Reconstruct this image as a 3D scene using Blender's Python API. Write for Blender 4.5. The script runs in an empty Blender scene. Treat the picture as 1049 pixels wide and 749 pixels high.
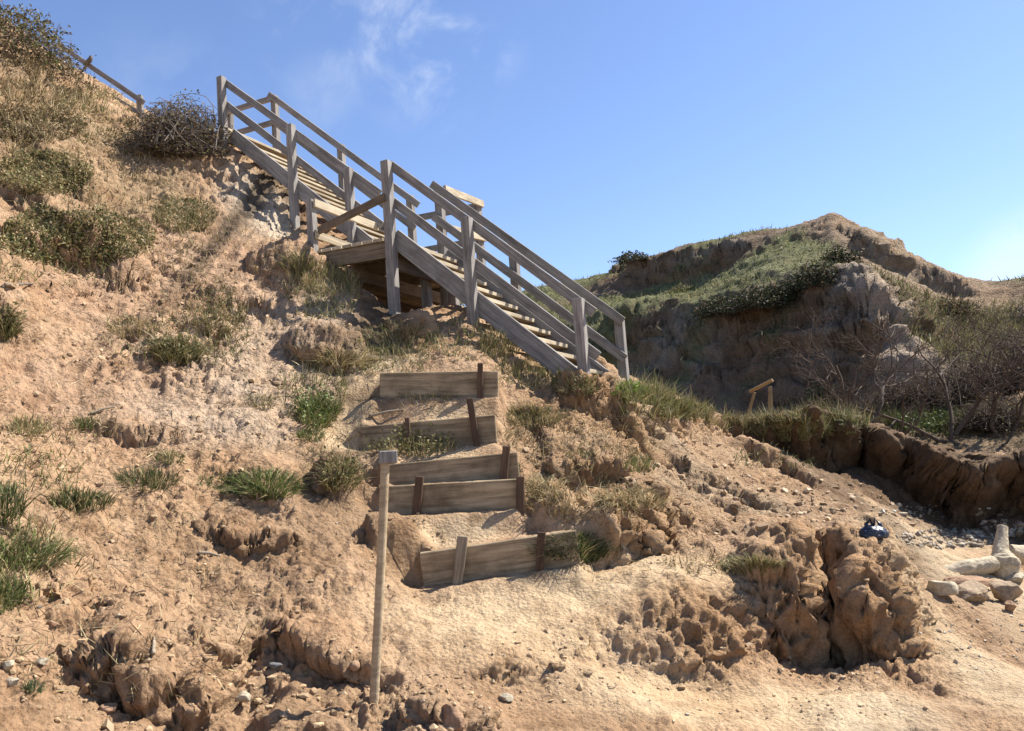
import bpy, bmesh, math, random
import numpy as np
from mathutils import Vector, Matrix
from mathutils.bvhtree import BVHTree

R = math.radians
rng = np.random.default_rng(7)
random.seed(7)
scene = bpy.context.scene
COL = scene.collection

# ------------------------------------------------------------------ camera
F, PITCH, ROLL, CAMZ = 799.0, R(5.8), R(2.406), 1.6
W0, H0 = 1049.0, 749.0
cp, sp, cr, sr = math.cos(PITCH), math.sin(PITCH), math.cos(ROLL), math.sin(ROLL)

def pix_dir(u, v):
    """direction through a picture point, scaled so that its Y is 1"""
    du = np.asarray(u, float) - W0 / 2; dv = np.asarray(v, float) - H0 / 2
    x = (cr * du - sr * dv) / F; zc = -(sr * du + cr * dv) / F
    yw = cp - zc * sp; zw = sp + zc * cp
    return x / yw, zw / yw

def at(u, v, Y):
    a, b = pix_dir(u, v)
    return np.array([a * Y, Y, CAMZ + b * Y])

def proj(P):
    P = np.asarray(P, float)
    X = P[..., 0]; Y = P[..., 1]; Z = P[..., 2] - CAMZ
    y = Y * cp + Z * sp; z = -Y * sp + Z * cp
    a = F * X / y; b = -F * z / y
    return W0 / 2 + cr * a + sr * b, H0 / 2 - sr * a + cr * b

cam_d = bpy.data.cameras.new('camera'); cam = bpy.data.objects.new('camera', cam_d); COL.objects.link(cam)
cam_d.sensor_width = 36; cam_d.sensor_fit = 'HORIZONTAL'; cam_d.lens = 36 * F / W0
cam_d.clip_start = 0.05; cam_d.clip_end = 6000
cam.matrix_world = Matrix.Translation((0, 0, CAMZ)) @ Matrix.Rotation(R(90) + PITCH, 4, 'X') @ Matrix.Rotation(-ROLL, 4, 'Z')
scene.camera = cam

# ------------------------------------------------------------------ numpy noise
_perm = np.random.default_rng(3).permutation(4096).astype(np.int32)
_g = np.random.default_rng(4).normal(size=(4096, 3)); _g /= np.linalg.norm(_g, axis=1)[:, None]; _gx, _gy, _gz = [np.ascontiguousarray(_g[:, i]).astype(np.float32) for i in range(3)]

def _hash(i, j, k):
    return _perm[(_perm[(_perm[i & 4095] + j) & 4095] + k) & 4095]

from concurrent.futures import ThreadPoolExecutor
_pool = ThreadPoolExecutor(4)

def _perlin(x, y, z):
    xi = np.floor(x); yi = np.floor(y); zi = np.floor(z)
    xf = x - xi; yf = y - yi; zf = z - zi
    xi = xi.astype(np.int32); yi = yi.astype(np.int32); zi = zi.astype(np.int32)
    s = lambda t: t * t * t * (t * (t * 6 - 15) + 10)
    ux, uy, uz = s(xf), s(yf), s(zf)
    out = np.zeros_like(x)
    for dx in (0, 1):
        wx = ux if dx else 1 - ux
        hx = _perm[(xi + dx) & 4095]
        for dy in (0, 1):
            wxy = wx * (uy if dy else 1 - uy)
            hy = _perm[(hx + yi + dy) & 4095]
            for dz in (0, 1):
                h = _perm[(hy + zi + dz) & 4095]
                d = _gx[h] * (xf - dx); d += _gy[h] * (yf - dy); d += _gz[h] * (zf - dz)
                d *= wxy; d *= (uz if dz else 1 - uz); out += d
    return out * 1.6

def perlin(x, y, z):
    x, y, z = np.broadcast_arrays(np.asarray(x, np.float32), np.asarray(y, np.float32), np.asarray(z, np.float32))
    if x.size < 40000: return _perlin(x, y, z)
    sh = x.shape; x, y, z = x.ravel(), y.ravel(), z.ravel(); out = np.empty(x.size, np.float32); C = 16384
    def job(i): out[i:i + C] = _perlin(x[i:i + C], y[i:i + C], z[i:i + C])
    list(_pool.map(job, range(0, x.size, C)))
    return out.reshape(sh)

def fbm(x, y, z, oct=4, lac=2.1, gain=.5, ridged=False):
    a = 1.0; s = 0; tot = 0
    for o in range(oct):
        n = perlin(x, y, z + 17.3 * o)
        if ridged: n = 1 - 2 * np.abs(n)
        s = s + a * n; tot += a; a *= gain
        x, y, z = x * lac, y * lac, z * lac
    return s / tot

def worley(x, y, seed=0):
    """2-D cell noise: nearest, second nearest distance and a random number per cell"""
    x = np.asarray(x, np.float32); y = np.asarray(y, np.float32)
    xi = np.floor(x).astype(np.int32); yi = np.floor(y).astype(np.int32)
    f1 = np.full(x.shape, 9., np.float32); f2 = f1.copy(); idr = np.zeros(x.shape, np.float32)
    for dx in (-1, 0, 1):
        for dy in (-1, 0, 1):
            h = _hash(xi + dx, yi + dy, np.full_like(xi, seed)); h2 = _perm[(h + 77) & 4095]
            px = xi + dx + h / 4096.; py = yi + dy + h2 / 4096.
            d = np.hypot(px - x, py - y).astype(np.float32)
            near = d < f1
            f2 = np.where(near, f1, np.minimum(f2, d)); idr = np.where(near, _perm[(h + 991) & 4095] / 4096., idr); f1 = np.where(near, d, f1)
    return f1, f2, idr

def worley3(x, y, z, seed=0):
    x, y, z = [np.asarray(v, np.float32) for v in (x, y, z)]
    xi, yi, zi = [np.floor(v).astype(np.int32) for v in (x, y, z)]
    f1 = np.full(x.shape, 9., np.float32); f2 = f1.copy(); idr = np.zeros(x.shape, np.float32)
    for dx in (-1, 0, 1):
        for dy in (-1, 0, 1):
            for dz in (-1, 0, 1):
                h = _hash(xi + dx + seed, yi + dy, zi + dz); h2 = _perm[(h + 77) & 4095]; h3 = _perm[(h + 431) & 4095]
                d = np.sqrt((xi + dx + h / 4096. - x) ** 2 + (yi + dy + h2 / 4096. - y) ** 2 + (zi + dz + h3 / 4096. - z) ** 2).astype(np.float32)
                near = d < f1
                f2 = np.where(near, f1, np.minimum(f2, d)); idr = np.where(near, _perm[(h + 991) & 4095] / 4096., idr); f1 = np.where(near, d, f1)
    return f1, f2, idr

def sstep(a, b, x):
    t = np.clip((x - a) / (b - a), 0, 1)
    return t * t * (3 - 2 * t)

# ------------------------------------------------------------------ thin-plate height fields
class TPS:
    def __init__(self, pts, lam=2e-3):
        self.c = np.array([p[:2] for p in pts], float); z = np.array([p[2] for p in pts], float)
        n = len(pts); K = self.k(self.c, self.c) + lam * np.eye(n)
        P = np.c_[np.ones(n), self.c]
        A = np.block([[K, P], [P.T, np.zeros((3, 3))]])
        self.w = np.linalg.solve(A, np.r_[z, 0, 0, 0])
    @staticmethod
    def k(a, b):
        r2 = ((a[:, None, :] - b[None]) ** 2).sum(-1)
        return .5 * r2 * np.log(r2 + 1e-9)
    def __call__(self, x, y):
        x = np.asarray(x, float); sh = x.shape; q = np.c_[x.ravel(), np.asarray(y, float).ravel()]
        out = np.empty(len(q)); n = len(self.c)
        for i in range(0, len(q), 60000):
            s = q[i:i + 60000]
            out[i:i + 60000] = self.k(s, self.c) @ self.w[:n] + self.w[n] + s @ self.w[n + 1:]
        return out.reshape(sh)

near_px = [
 # left margin of the hillside, bottom to top
 (0,749,3.2),(0,670,3.55),(0,600,3.95),(0,540,4.3),(0,480,4.8),(0,420,5.4),(0,330,6.3),(0,240,7.4),(0,170,8.4),(0,100,9.5),(0,30,10.6),
 (100,749,3.45),(100,680,3.85),(100,600,4.35),(100,520,5.0),(100,450,5.7),(100,370,6.6),(100,300,7.6),(100,230,8.8),(100,170,10.0),(100,120,11.2),
 (60,72,11.4),(75,84,11.7),(140,126,11.9),
 (200,749,3.75),(200,680,4.2),(200,600,4.7),(200,520,5.3),(200,450,6.0),(200,380,6.9),(200,300,8.2),(200,220,9.8),(190,165,10.9),(230,150,11.3),
 (270,230,10.2),(260,190,10.9),
 (290,749,3.85),(300,680,4.3),(300,600,4.8),(300,520,5.5),(300,450,6.3),(290,380,7.2),(280,310,8.4),
 (381,735,4.03),(350,660,4.5),(370,590,5.0),(370,540,5.5),(350,480,6.15),(345,440,6.7),(365,400,7.15),(350,340,8.0),(330,300,8.6),(320,262,9.15),(308,255,10.3),
 (345,245,11.0),(407,317,8.85),(430,350,8.0),(450,376,7.2),(485,327,8.4),(540,372,7.9),(500,372,7.4),(602,398,7.75),(638,397,8.7),
 (440,305,10.4),(480,315,10.4),(540,345,9.8),(590,365,9.6),
 # steps (mid height of each board)
 (450,396,6.9),(440,441,6.45),(465,478,6.05),(465,511,5.82),(510,578,5.35),
 (560,584,5.28),(430,602,5.22),(520,596,5.2),(455,425,6.6),(450,460,6.2),(470,540,5.62),
 # path below and right of the steps
 (400,650,4.6),(440,700,4.2),(440,749,3.82),(520,640,4.75),(520,700,4.25),(520,749,3.85),(600,600,5.15),(610,700,4.35),(600,749,3.95),
 (650,575,5.5),(700,570,5.6),(760,562,5.75),(700,600,5.2),(720,640,4.97),(720,690,4.65),(720,749,4.05),(850,749,4.1),(850,700,4.55),(1049,749,4.1),(960,720,4.4),
 # tussock bank right of the steps
 (560,430,7.3),(560,480,6.5),(600,450,7.1),(620,420,7.6),(640,500,6.4),(600,540,5.85),(680,540,6.0),(640,555,5.7),
 # knoll edge and slope to the right
 (660,408,9.0),(700,427,9.8),(750,446,10.6),(800,452,11.0),
 (690,440,8.4),(690,490,7.2),(720,530,6.5),(760,460,8.9),(760,510,7.5),(810,480,9.3),(800,540,6.8),(850,505,8.7),(880,530,7.8),(930,537,8.6),(965,545,9.0),
 # mound
 (800,590,5.45),(870,580,5.55),(900,551,6.1),(860,552,6.2),(800,640,5.2),(850,660,5.1),(920,600,5.4),
 # sand on the right
 (960,590,7.3),(1040,620,6.6),(1000,660,5.65),(1040,560,8.8),(1000,540,9.3),(1040,680,5.2),
 # bank (mid height) and terrace behind it
 (850,462,11.0),(881,468,10.9),(905,480,10.7),(946,503,10.3),(1000,502,10.0),(1049,496,9.7),
 (870,450,12.3),(950,472,12.0),(1049,448,12.0),(900,425,14.5),(1000,420,15)]
near_pts = [tuple(at(*p)) for p in near_px] + [
 (0,0,0),(-2,0,.35),(3,0,0),(0,1.8,.05),(2.5,2,0),(-2.2,2,.55),(8,3,0),(8,7,.1),(10,9,.4),(-6,3,2.6),(-9,6,5.4),(-10,11,9.2),
 (-9,16,9.6),(-6,14,7.6),(-5.4,12.6,6.75),(-4.4,12.2,6.45),(-2.5,13.5,5.0),(-2,17,4.6),(0,13.5,2.7),(2,14,1.8),(4,15,1.6),(6.5,16,1.9),(10,14,2.6),(0,18,1.6),(5,19,1.2)]
base_near = TPS(near_pts)

def ray_hit(fn, u, v, y0=2.0, y1=16.0, n=900):
    a, b = pix_dir(u, v)
    ys = y0 * (y1 / y0) ** np.linspace(0, 1, n)
    g = (CAMZ + b * ys) - fn(a * ys, ys)
    i = np.argmax(g < 0)
    if not (g < 0).any(): i = n - 1
    return np.array([a * ys[i], ys[i]])

def bh(u, v): return ray_hit(base_near, u, v, n=300)

# ------------------------------------------------------------------ local relief: ledges and lumps, in metres on the ground
OV = [0]
def ledge_fn(x, y, pts, h, w=.04, lean=0., fb=.25, ff=.25, endt=.15, jit=.04, jf=5.):
    pts = np.array(pts, float); m = max(fb, ff) * 4
    sel = (x > pts[:, 0].min() - m) & (x < pts[:, 0].max() + m) & (y > pts[:, 1].min() - m) & (y < pts[:, 1].max() + m)
    out = np.zeros(x.shape); xs, ys = x[sel], y[sel]
    if xs.size == 0: return out
    best = np.full(xs.shape, 1e9); sd = np.zeros(xs.shape); al = np.zeros(xs.shape); acc = 0
    nseg = len(pts) - 1
    for i in range(nseg):
        a, b = pts[i], pts[i + 1]; d = b - a; L = np.hypot(*d); d /= L
        s = (xs - a[0]) * d[0] + (ys - a[1]) * d[1]; sc = np.clip(s, 0, L)
        px, py = xs - a[0] - d[0] * sc, ys - a[1] - d[1] * sc
        dist = np.hypot(px, py); sg = np.sign((xs - a[0]) * d[1] - (ys - a[1]) * d[0])
        if i > 0 or nseg > 1:      # at a corner the side is judged by the mean of both segments' directions
            for vi, at_v in ((i, s <= 0), (i + 1, s >= L)):
                if 0 < vi < nseg:
                    e0 = pts[vi] - pts[vi - 1]; e1 = pts[vi + 1] - pts[vi]; tv = e0 / np.hypot(*e0) + e1 / np.hypot(*e1)
                    sg = np.where(at_v, np.sign((xs - pts[vi, 0]) * tv[1] - (ys - pts[vi, 1]) * tv[0]), sg)
        n = dist < best; best = np.where(n, dist, best); sd = np.where(n, dist * sg, sd)
        ss = s if (i == 0 or i == nseg - 1) else sc
        al = np.where(n, acc + ss, al); acc += L
    sd = sd + jit * perlin(xs * jf, ys * jf, np.zeros_like(xs) + h) + jit * .2 * perlin(xs * jf * 3, ys * jf * 3, np.zeros_like(xs) + h)
    tap = sstep(-endt, endt, al) * sstep(-endt, endt, acc - al)
    f = np.where(sd > 0, ff, fb)
    out[sel] = -h / 2 * np.clip(sd / w, -1, 1) * np.exp(-np.abs(sd) / f) * tap
    if lean: OV[0][sel] += lean * sstep(w, -w, sd) * np.exp(-np.maximum(-sd - w, 0) / (.8 * fb)) * tap     # the crest leans out over its own foot
    return out

def lump_fn(x, y, c, rx, ry, h, rot=0., jit=.25, jf=4., inner=.45):
    m = max(rx, ry) * 1.6
    sel = (np.abs(x - c[0]) < m) & (np.abs(y - c[1]) < m)
    out = np.zeros(x.shape); xs, ys = x[sel] - c[0], y[sel] - c[1]
    if xs.size == 0: return out
    a, b = math.cos(rot), math.sin(rot)
    r = np.hypot((xs * a + ys * b) / rx, (-xs * b + ys * a) / ry)
    r = r + jit * perlin(xs * jf + c[0] * 3, ys * jf + c[1] * 7, np.zeros_like(xs))
    out[sel] = h * sstep(1.05, inner, r)
    return out

# frame of the staircase
AL = R(26.458); k_ = .855
Ad = np.array([math.sin(AL), math.cos(AL), 0]); Bd = np.array([math.cos(AL), -math.sin(AL), 0]); Zd = np.array([-.03, 0, 1.])
C0 = np.array([-1.851 * k_, 10.3 * k_, 1.6 + (4.432 - 1.6) * k_])
Wd, Ln, Hh, Ss, Mm, W2 = 1.339 * k_, .927 * k_, 1.387 * k_, .445 * k_, .942 * k_, 1.761 * k_
D0 = C0 + Ad * Wd - Bd * Ln; DTs = .25
BOARDS = [  # left top, right top (u, v, depth), height
 dict(l=(389,382,6.95), r=(510,380.5,6.85), h=.24), dict(l=(372,437,6.55), r=(508,425,6.4), h=.22),
 dict(l=(397,476,6.1), r=(531,463,6.05), h=.24), dict(l=(396,498,5.85), r=(530,490.5,5.8), h=.225),
 dict(l=(432,566,5.35), r=(592,543,5.35), h=.235)]
for b in BOARDS:
    b['L'] = at(*b['l']); b['R'] = at(*b['r'])

ledges, lumps = [], []
def L(pts, h, **k): ledges.append(([bh(*p) for p in pts], h, k))
def Lw(pts, h, **k): ledges.append(([(p[0], p[1]) for p in pts], h, k))
def B(u, v, ru, rv, h, **k):
    c = bh(u, v); s = c[1] / F
    lumps.append((c, ru * s, rv * s, h, k))
for b in BOARDS:
    Lw([b['L'] + [-.05, .03, 0], b['R'] + [.03, .03, 0]], b['h'] * .95, w=.02, fb=.16, ff=.2, endt=.1, jit=0)
# front ledge below the path
L([(600,668),(650,650),(700,652),(745,645),(778,632)], .2, w=.11, fb=.5, ff=.4, jit=.14, jf=2.5)
L([(500,694),(530,690),(560,690)], .1, w=.05, fb=.2, ff=.2, jit=.05)
# mound: front face, right face
L([(768,612),(795,628),(850,634),(895,642),(918,634),(927,608),(918,575),(893,549)], .44, w=.13, fb=.5, ff=.35, jit=.1, jf=3., lean=.07)
B(850,590,85,60,.08, jit=.3, inner=.3)
# left foreground clods
B(165,690,100,75,.12, jit=.45, inner=.3)
L([(85,690),(120,712),(190,735),(235,700),(250,665)], .24, lean=.07, w=.07, fb=.3, ff=.25, jit=.07)
L([(300,660),(330,678),(365,690),(385,712)], .16, lean=.05, w=.05, fb=.25, ff=.2, jit=.06)
L([(50,615),(70,625),(85,610)], .14, w=.03, fb=.15, ff=.15)
B(335,735,70,45,.05, jit=.45); B(470,735,50,35,.06, jit=.4)
# lumps up the slope
B(180,372,40,26,.16, jit=.3); B(205,350,36,30,.12, jit=.3); B(150,345,32,22,.12, jit=.3); B(240,310,40,30,.12, jit=.3)
B(290,275,40,26,.2, jit=.25); B(335,358,44,22,.14, jit=.25); B(420,278+70,30,20,.2)
B(10,340,25,30,.3); B(85,255,80,36,.3, jit=.25); B(60,180,55,30,.25)
L([(300,360),(340,378),(375,372)], .22, lean=.08, w=.05, fb=.25, ff=.2)
L([(30,300),(80,296),(140,290)], .14, w=.05, fb=.3, ff=.3); L([(0,250),(60,268),(120,280),(150,270)], .26, lean=.1, w=.06, fb=.3, ff=.3)
L([(210,545),(250,560),(300,560)], .1); L([(90,440),(140,455),(190,450)], .1); L([(230,480),(270,520),(300,540)], .1, w=.08)
B(350,500,28,30,.2, jit=.3); B(400,560,35,25,.16, jit=.3)
# right of the steps: undercut tussock banks
L([(515,405),(550,440),(560,470)], .12, w=.06)
L([(560,492),(600,500),(640,494)], .22, lean=.08, w=.05, fb=.3, ff=.22, jit=.05)
L([(545,545),(600,562),(660,552),(690,520)], .38, w=.1, fb=.45, ff=.3, jit=.1, lean=.1)
L([(590,420),(640,425),(690,432),(740,440),(800,452),(850,462)], .4, w=.14, fb=.5, ff=.4, jit=.16, jf=3., lean=.14)
L([(760,462),(800,478),(830,500)], .3, w=.05, fb=.4, ff=.3, jit=.1)
L([(690,470),(740,500),(790,530)], .16, w=.06, jit=.1); L([(640,450),(700,480),(760,530)], .14, w=.06, jit=.1)
# dark bank behind the beach
L([(800,452),(850,458),(881,461),(905,472),(928,483),(946,493),(975,508),(1005,502),(1049,495),(1130,490)], .8, w=.16, fb=.9, ff=.8, jit=.34, jf=2.2, endt=.5, lean=.75)
CR = [bh(838,572), bh(852,596), bh(848,625), bh(858,650), bh(862,668)]      # the crack that splits the mound

def relief(x, y):
    z = np.zeros(x.shape); OV[0] = np.zeros(x.shape)
    for p, h, k in ledges:
        z += ledge_fn(x, y, p, h, **k)
    for c, rx, ry, h, k in lumps: z += lump_fn(x, y, c, rx, ry, h, **k)
    # crack
    best = np.full(x.shape, 9.)
    for i in range(len(CR) - 1):
        a, b = CR[i], CR[i + 1]; d = b - a; Ls = np.hypot(*d); d = d / Ls
        s = np.clip((x - a[0]) * d[0] + (y - a[1]) * d[1], 0, Ls)
        best = np.minimum(best, np.hypot(x - a[0] - d[0] * s, y - a[1] - d[1] * s))
    best = best + .025 * perlin(x * 14, y * 14, x * 0)
    z -= .6 * sstep(.17, .06, best)
    return z

# ------------------------------------------------------------------ mesh helpers
def mesh_np(name, verts, faces, smooth=True, attrs=None):
    """faces: list of integer arrays (n, k)"""
    me = bpy.data.meshes.new(name)
    verts = np.asarray(verts, np.float32)
    me.vertices.add(len(verts)); me.vertices.foreach_set('co', verts.ravel())
    faces = [np.asarray(f, np.int32) for f in faces if len(f)]
    lt = np.concatenate([np.full(len(f), f.shape[1], np.int32) for f in faces])
    me.loops.add(int(lt.sum())); me.loops.foreach_set('vertex_index', np.concatenate([f.ravel() for f in faces]))
    me.polygons.add(len(lt)); me.polygons.foreach_set('loop_start', np.r_[0, np.cumsum(lt)[:-1]].astype(np.int32))
    me.polygons.foreach_set('use_smooth', np.full(len(lt), smooth))
    for k, v in (attrs or {}).items():
        a = me.attributes.new(k, 'FLOAT_COLOR', 'POINT')
        c = np.ones((len(verts), 4), np.float32); c[:, :3] = v; a.data.foreach_set('color', c.ravel())
    me.update(calc_edges=True); me.validate()
    return me

def link(name, me, mat=None, parent=None, M=None):
    o = bpy.data.objects.new(name, me); COL.objects.link(o)
    if mat is not None: me.materials.append(mat)
    if parent is not None:
        o.parent = parent
        if M is None: M = Matrix.Identity(4)
        o.matrix_basis = Matrix.Translation(parent.location).inverted() @ M
    elif M is not None: o.matrix_basis = M
    return o

def tag(o, label=None, cat=None, group=None, kind=None):
    if label: o['label'] = label
    if cat: o['category'] = cat
    if group: o['group'] = group
    if kind: o['kind'] = kind
    return o

def empty(name, loc, label, cat, group=None):
    o = bpy.data.objects.new(name, None); COL.objects.link(o); o.location = Vector(loc); o.empty_display_size = .1
    return tag(o, label, cat, group)

# ------------------------------------------------------------------ materials
def new_mat(name):
    m = bpy.data.materials.new(name); m.use_nodes = True
    nt = m.node_tree; b = nt.nodes['Principled BSDF']
    return m, nt, b
def N(nt, t, **k):
    n = nt.nodes.new(t)
    for a, v in k.items():
        if a in n.inputs.keys(): n.inputs[a].default_value = v
        else: setattr(n, a, v)
    return n
def mix(nt, typ, fac, a, b):
    n = nt.nodes.new('ShaderNodeMix'); n.data_type = 'RGBA'; n.blend_type = typ
    for i, v in ((0, fac), (6, a), (7, b)):
        if hasattr(v, 'is_linked'): nt.links.new(v, n.inputs[i])
        else: n.inputs[i].default_value = v if i == 0 else (*v, 1) if len(v) == 3 else v
    return n.outputs[2]
def ramp(nt, src, stops):
    n = nt.nodes.new('ShaderNodeValToRGB'); e = n.color_ramp.elements
    while len(e) < len(stops): e.new(.5)
    for i, (p, c) in enumerate(stops): e[i].position = p; e[i].color = (*c, 1) if not np.isscalar(c) else (c, c, c, 1)
    nt.links.new(src, n.inputs[0]); return n.outputs[0]

def soil_mat(name, bump_scale=1., fine=1.):
    m, nt, b = new_mat(name); lk = nt.links.new
    tc = N(nt, 'ShaderNodeTexCoord').outputs['Object']
    at_ = N(nt, 'ShaderNodeAttribute', attribute_name='Col').outputs['Color']
    n1 = N(nt, 'ShaderNodeTexNoise', Scale=7. * fine, Detail=8., Roughness=.65); lk(tc, n1.inputs['Vector'])
    n2 = N(nt, 'ShaderNodeTexNoise', Scale=55. * fine, Detail=6., Roughness=.7); lk(tc, n2.inputs['Vector'])
    n3 = N(nt, 'ShaderNodeTexNoise', Scale=1.7 * fine, Detail=5., Roughness=.6); lk(tc, n3.inputs['Vector'])
    v1 = N(nt, 'ShaderNodeTexVoronoi', Scale=38. * fine); lk(tc, v1.inputs['Vector'])
    c = mix(nt, 'MULTIPLY', 1., at_, ramp(nt, n1.outputs[0], [(.3, (.62, .57, .52)), (.52, (1, 1, 1)), (.75, (1.22, 1.2, 1.16))]))
    c = mix(nt, 'MULTIPLY', 1., c, ramp(nt, n2.outputs[0], [(.3, (.72, .7, .68)), (.5, (1, 1, 1)), (.72, (1.14, 1.13, 1.1))]))
    c = mix(nt, 'MULTIPLY', 1., c, ramp(nt, n3.outputs[0], [(.3, (.95, .87, .8)), (.6, (1.05, 1.05, 1.05))]))
    lk(c, b.inputs['Base Color'])
    b.inputs['Roughness'].default_value = .95; b.inputs['Specular IOR Level'].default_value = .15
    h = N(nt, 'ShaderNodeMath', operation='ADD'); h2 = N(nt, 'ShaderNodeMath', operation='MULTIPLY_ADD')
    lk(n2.outputs[0], h2.inputs[0]); h2.inputs[1].default_value = .6; lk(n1.outputs[0], h2.inputs[2])
    s = N(nt, 'ShaderNodeMath', operation='MULTIPLY'); lk(v1.outputs['Distance'], s.inputs[0]); s.inputs[1].default_value = -.35
    lk(h2.outputs[0], h.inputs[0]); lk(s.outputs[0], h.inputs[1])
    bp = N(nt, 'ShaderNodeBump', Strength=.9, Distance=.035 * bump_scale); lk(h.outputs[0], bp.inputs['Height']); lk(bp.outputs[0], b.inputs['Normal'])
    return m

def wood_mat(name, base, dark, rough=.85, stain=0., grain=1.):
    m, nt, b = new_mat(name); lk = nt.links.new
    tc = N(nt, 'ShaderNodeTexCoord').outputs['Object']; oi = N(nt, 'ShaderNodeObjectInfo')
    off = N(nt, 'ShaderNodeVectorMath', operation='SCALE'); cx = N(nt, 'ShaderNodeCombineXYZ')
    for i in range(3): lk(oi.outputs['Random'], cx.inputs[i])
    lk(cx.outputs[0], off.inputs[0]); off.inputs['Scale'].default_value = 37.
    add = N(nt, 'ShaderNodeVectorMath', operation='ADD'); lk(tc, add.inputs[0]); lk(off.outputs[0], add.inputs[1])
    mp = N(nt, 'ShaderNodeMapping'); mp.inputs['Scale'].default_value = (2.2, 42 * grain, 42 * grain); lk(add.outputs[0], mp.inputs['Vector'])
    n1 = N(nt, 'ShaderNodeTexNoise', Scale=1., Detail=6., Roughness=.6, Distortion=.6); lk(mp.outputs[0], n1.inputs['Vector'])
    n2 = N(nt, 'ShaderNodeTexNoise', Scale=4., Detail=6., Roughness=.65); lk(add.outputs[0], n2.inputs['Vector'])
    c = ramp(nt, n1.outputs[0], [(.3, dark), (.6, base), (.8, tuple(min(1, v * 1.2) for v in base))])
    c = mix(nt, 'MULTIPLY', 1., c, ramp(nt, n2.outputs[0], [(.3, (.72 - stain, .7 - stain, .68 - stain)), (.6, (1.04, 1.03, 1.02))]))
    tn = N(nt, 'ShaderNodeMapRange'); lk(oi.outputs['Random'], tn.inputs[0]); tn.inputs[3].default_value = .82; tn.inputs[4].default_value = 1.12
    hs = N(nt, 'ShaderNodeHueSaturation'); lk(tn.outputs[0], hs.inputs['Value']); lk(c, hs.inputs['Color'])
    lk(hs.outputs[0], b.inputs['Base Color']); b.inputs['Roughness'].default_value = rough; b.inputs['Specular IOR Level'].default_value = .25
    bp = N(nt, 'ShaderNodeBump', Strength=.5, Distance=.006); lk(n1.outputs[0], bp.inputs['Height']); lk(bp.outputs[0], b.inputs['Normal'])
    return m

def leaf_mat(name, trans=.25):
    m, nt, b = new_mat(name); lk = nt.links.new
    a = N(nt, 'ShaderNodeAttribute', attribute_name='Col').outputs['Color']
    lk(a, b.inputs['Base Color']); b.inputs['Roughness'].default_value = .65; b.inputs['Specular IOR Level'].default_value = .25
    t = N(nt, 'ShaderNodeBsdfTranslucent'); lk(a, t.inputs[0]); mx = N(nt, 'ShaderNodeMixShader'); mx.inputs[0].default_value = trans
    lk(b.outputs[0], mx.inputs[1]); lk(t.outputs[0], mx.inputs[2]); lk(mx.outputs[0], nt.nodes['Material Output'].inputs[0])
    return m

def plain_mat(name, col, rough=.8, var=.25, scale=18., bump=.01, spec=.3, metal=0.):
    m, nt, b = new_mat(name); lk = nt.links.new
    tc = N(nt, 'ShaderNodeTexCoord').outputs['Object']
    n = N(nt, 'ShaderNodeTexNoise', Scale=scale, Detail=7., Roughness=.65); lk(tc, n.inputs['Vector'])
    c = ramp(nt, n.outputs[0], [(.3, tuple(v * (1 - var) for v in col)), (.7, tuple(min(1, v * (1 + var)) for v in col))])
    lk(c, b.inputs['Base Color']); b.inputs['Roughness'].default_value = rough; b.inputs['Specular IOR Level'].default_value = spec; b.inputs['Metallic'].default_value = metal
    bp = N(nt, 'ShaderNodeBump', Strength=.6, Distance=bump); lk(n.outputs[0], bp.inputs['Height']); lk(bp.outputs[0], b.inputs['Normal'])
    return m

M_SOIL = soil_mat('bare_soil'); M_HILL = soil_mat('hill_earth', 8., .22)
M_WOOD = wood_mat('weathered_grey_timber', (.31, .288, .262), (.14, .127, .114))
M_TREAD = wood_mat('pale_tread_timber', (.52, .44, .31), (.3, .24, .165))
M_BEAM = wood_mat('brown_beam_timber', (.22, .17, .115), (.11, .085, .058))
M_SHADEBOARD = wood_mat('dark_shade_board_timber', (.13, .1, .07), (.07, .052, .036))  # dark wood for the boards added to darken the gaps between treads
M_BOARD = wood_mat('old_riser_board', (.37, .285, .18), (.15, .112, .066), stain=.25, grain=.7)
M_STAKE = wood_mat('dark_peg_timber', (.13, .08, .05), (.06, .035, .022))
M_PALE = wood_mat('pale_peg_timber', (.34, .28, .2), (.16, .13, .09))
M_YEL = wood_mat('yellow_new_timber', (.36, .265, .14), (.22, .155, .08))
M_LEAF = leaf_mat('leaf'); M_DRY = leaf_mat('dry_stalk', .15)
M_TWIG = plain_mat('grey_bark', (.15, .12, .095), .9, .4, 30)
M_DARKTWIG = plain_mat('brown_bark', (.085, .06, .042), .9, .4, 30)
M_LOG = plain_mat('bleached_driftwood', (.46, .38, .26), .85, .35, 26, .05)
M_ROCK = plain_mat('tan_rock', (.32, .235, .15), .9, .4, 24, .05); M_ROCKP = plain_mat('pale_rock', (.4, .34, .24), .9, .35, 24, .05); M_ROCKR = plain_mat('red_rock', (.3, .185, .11), .9, .4, 24, .05)
M_PEB = leaf_mat('loose_clod', 0.)

# ------------------------------------------------------------------ world, sun
SUN_EL, SUN_AZ = R(50), R(68)          # azimuth to the right of the view direction
w = bpy.data.worlds.new('World'); scene.world = w; w.use_nodes = True; nt = w.node_tree
bg = nt.nodes['Background']; sky = N(nt, 'ShaderNodeTexSky'); sky.sky_type = 'NISHITA'; sky.sun_disc = False
sky.sun_elevation = SUN_EL; sky.sun_rotation = SUN_AZ; sky.air_density = 1.0; sky.dust_density = .2; sky.ozone_density = 2.5; sky.altitude = 10
tc = N(nt, 'ShaderNodeTexCoord').outputs['Generated']
bg.inputs[1].default_value = .084
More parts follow.
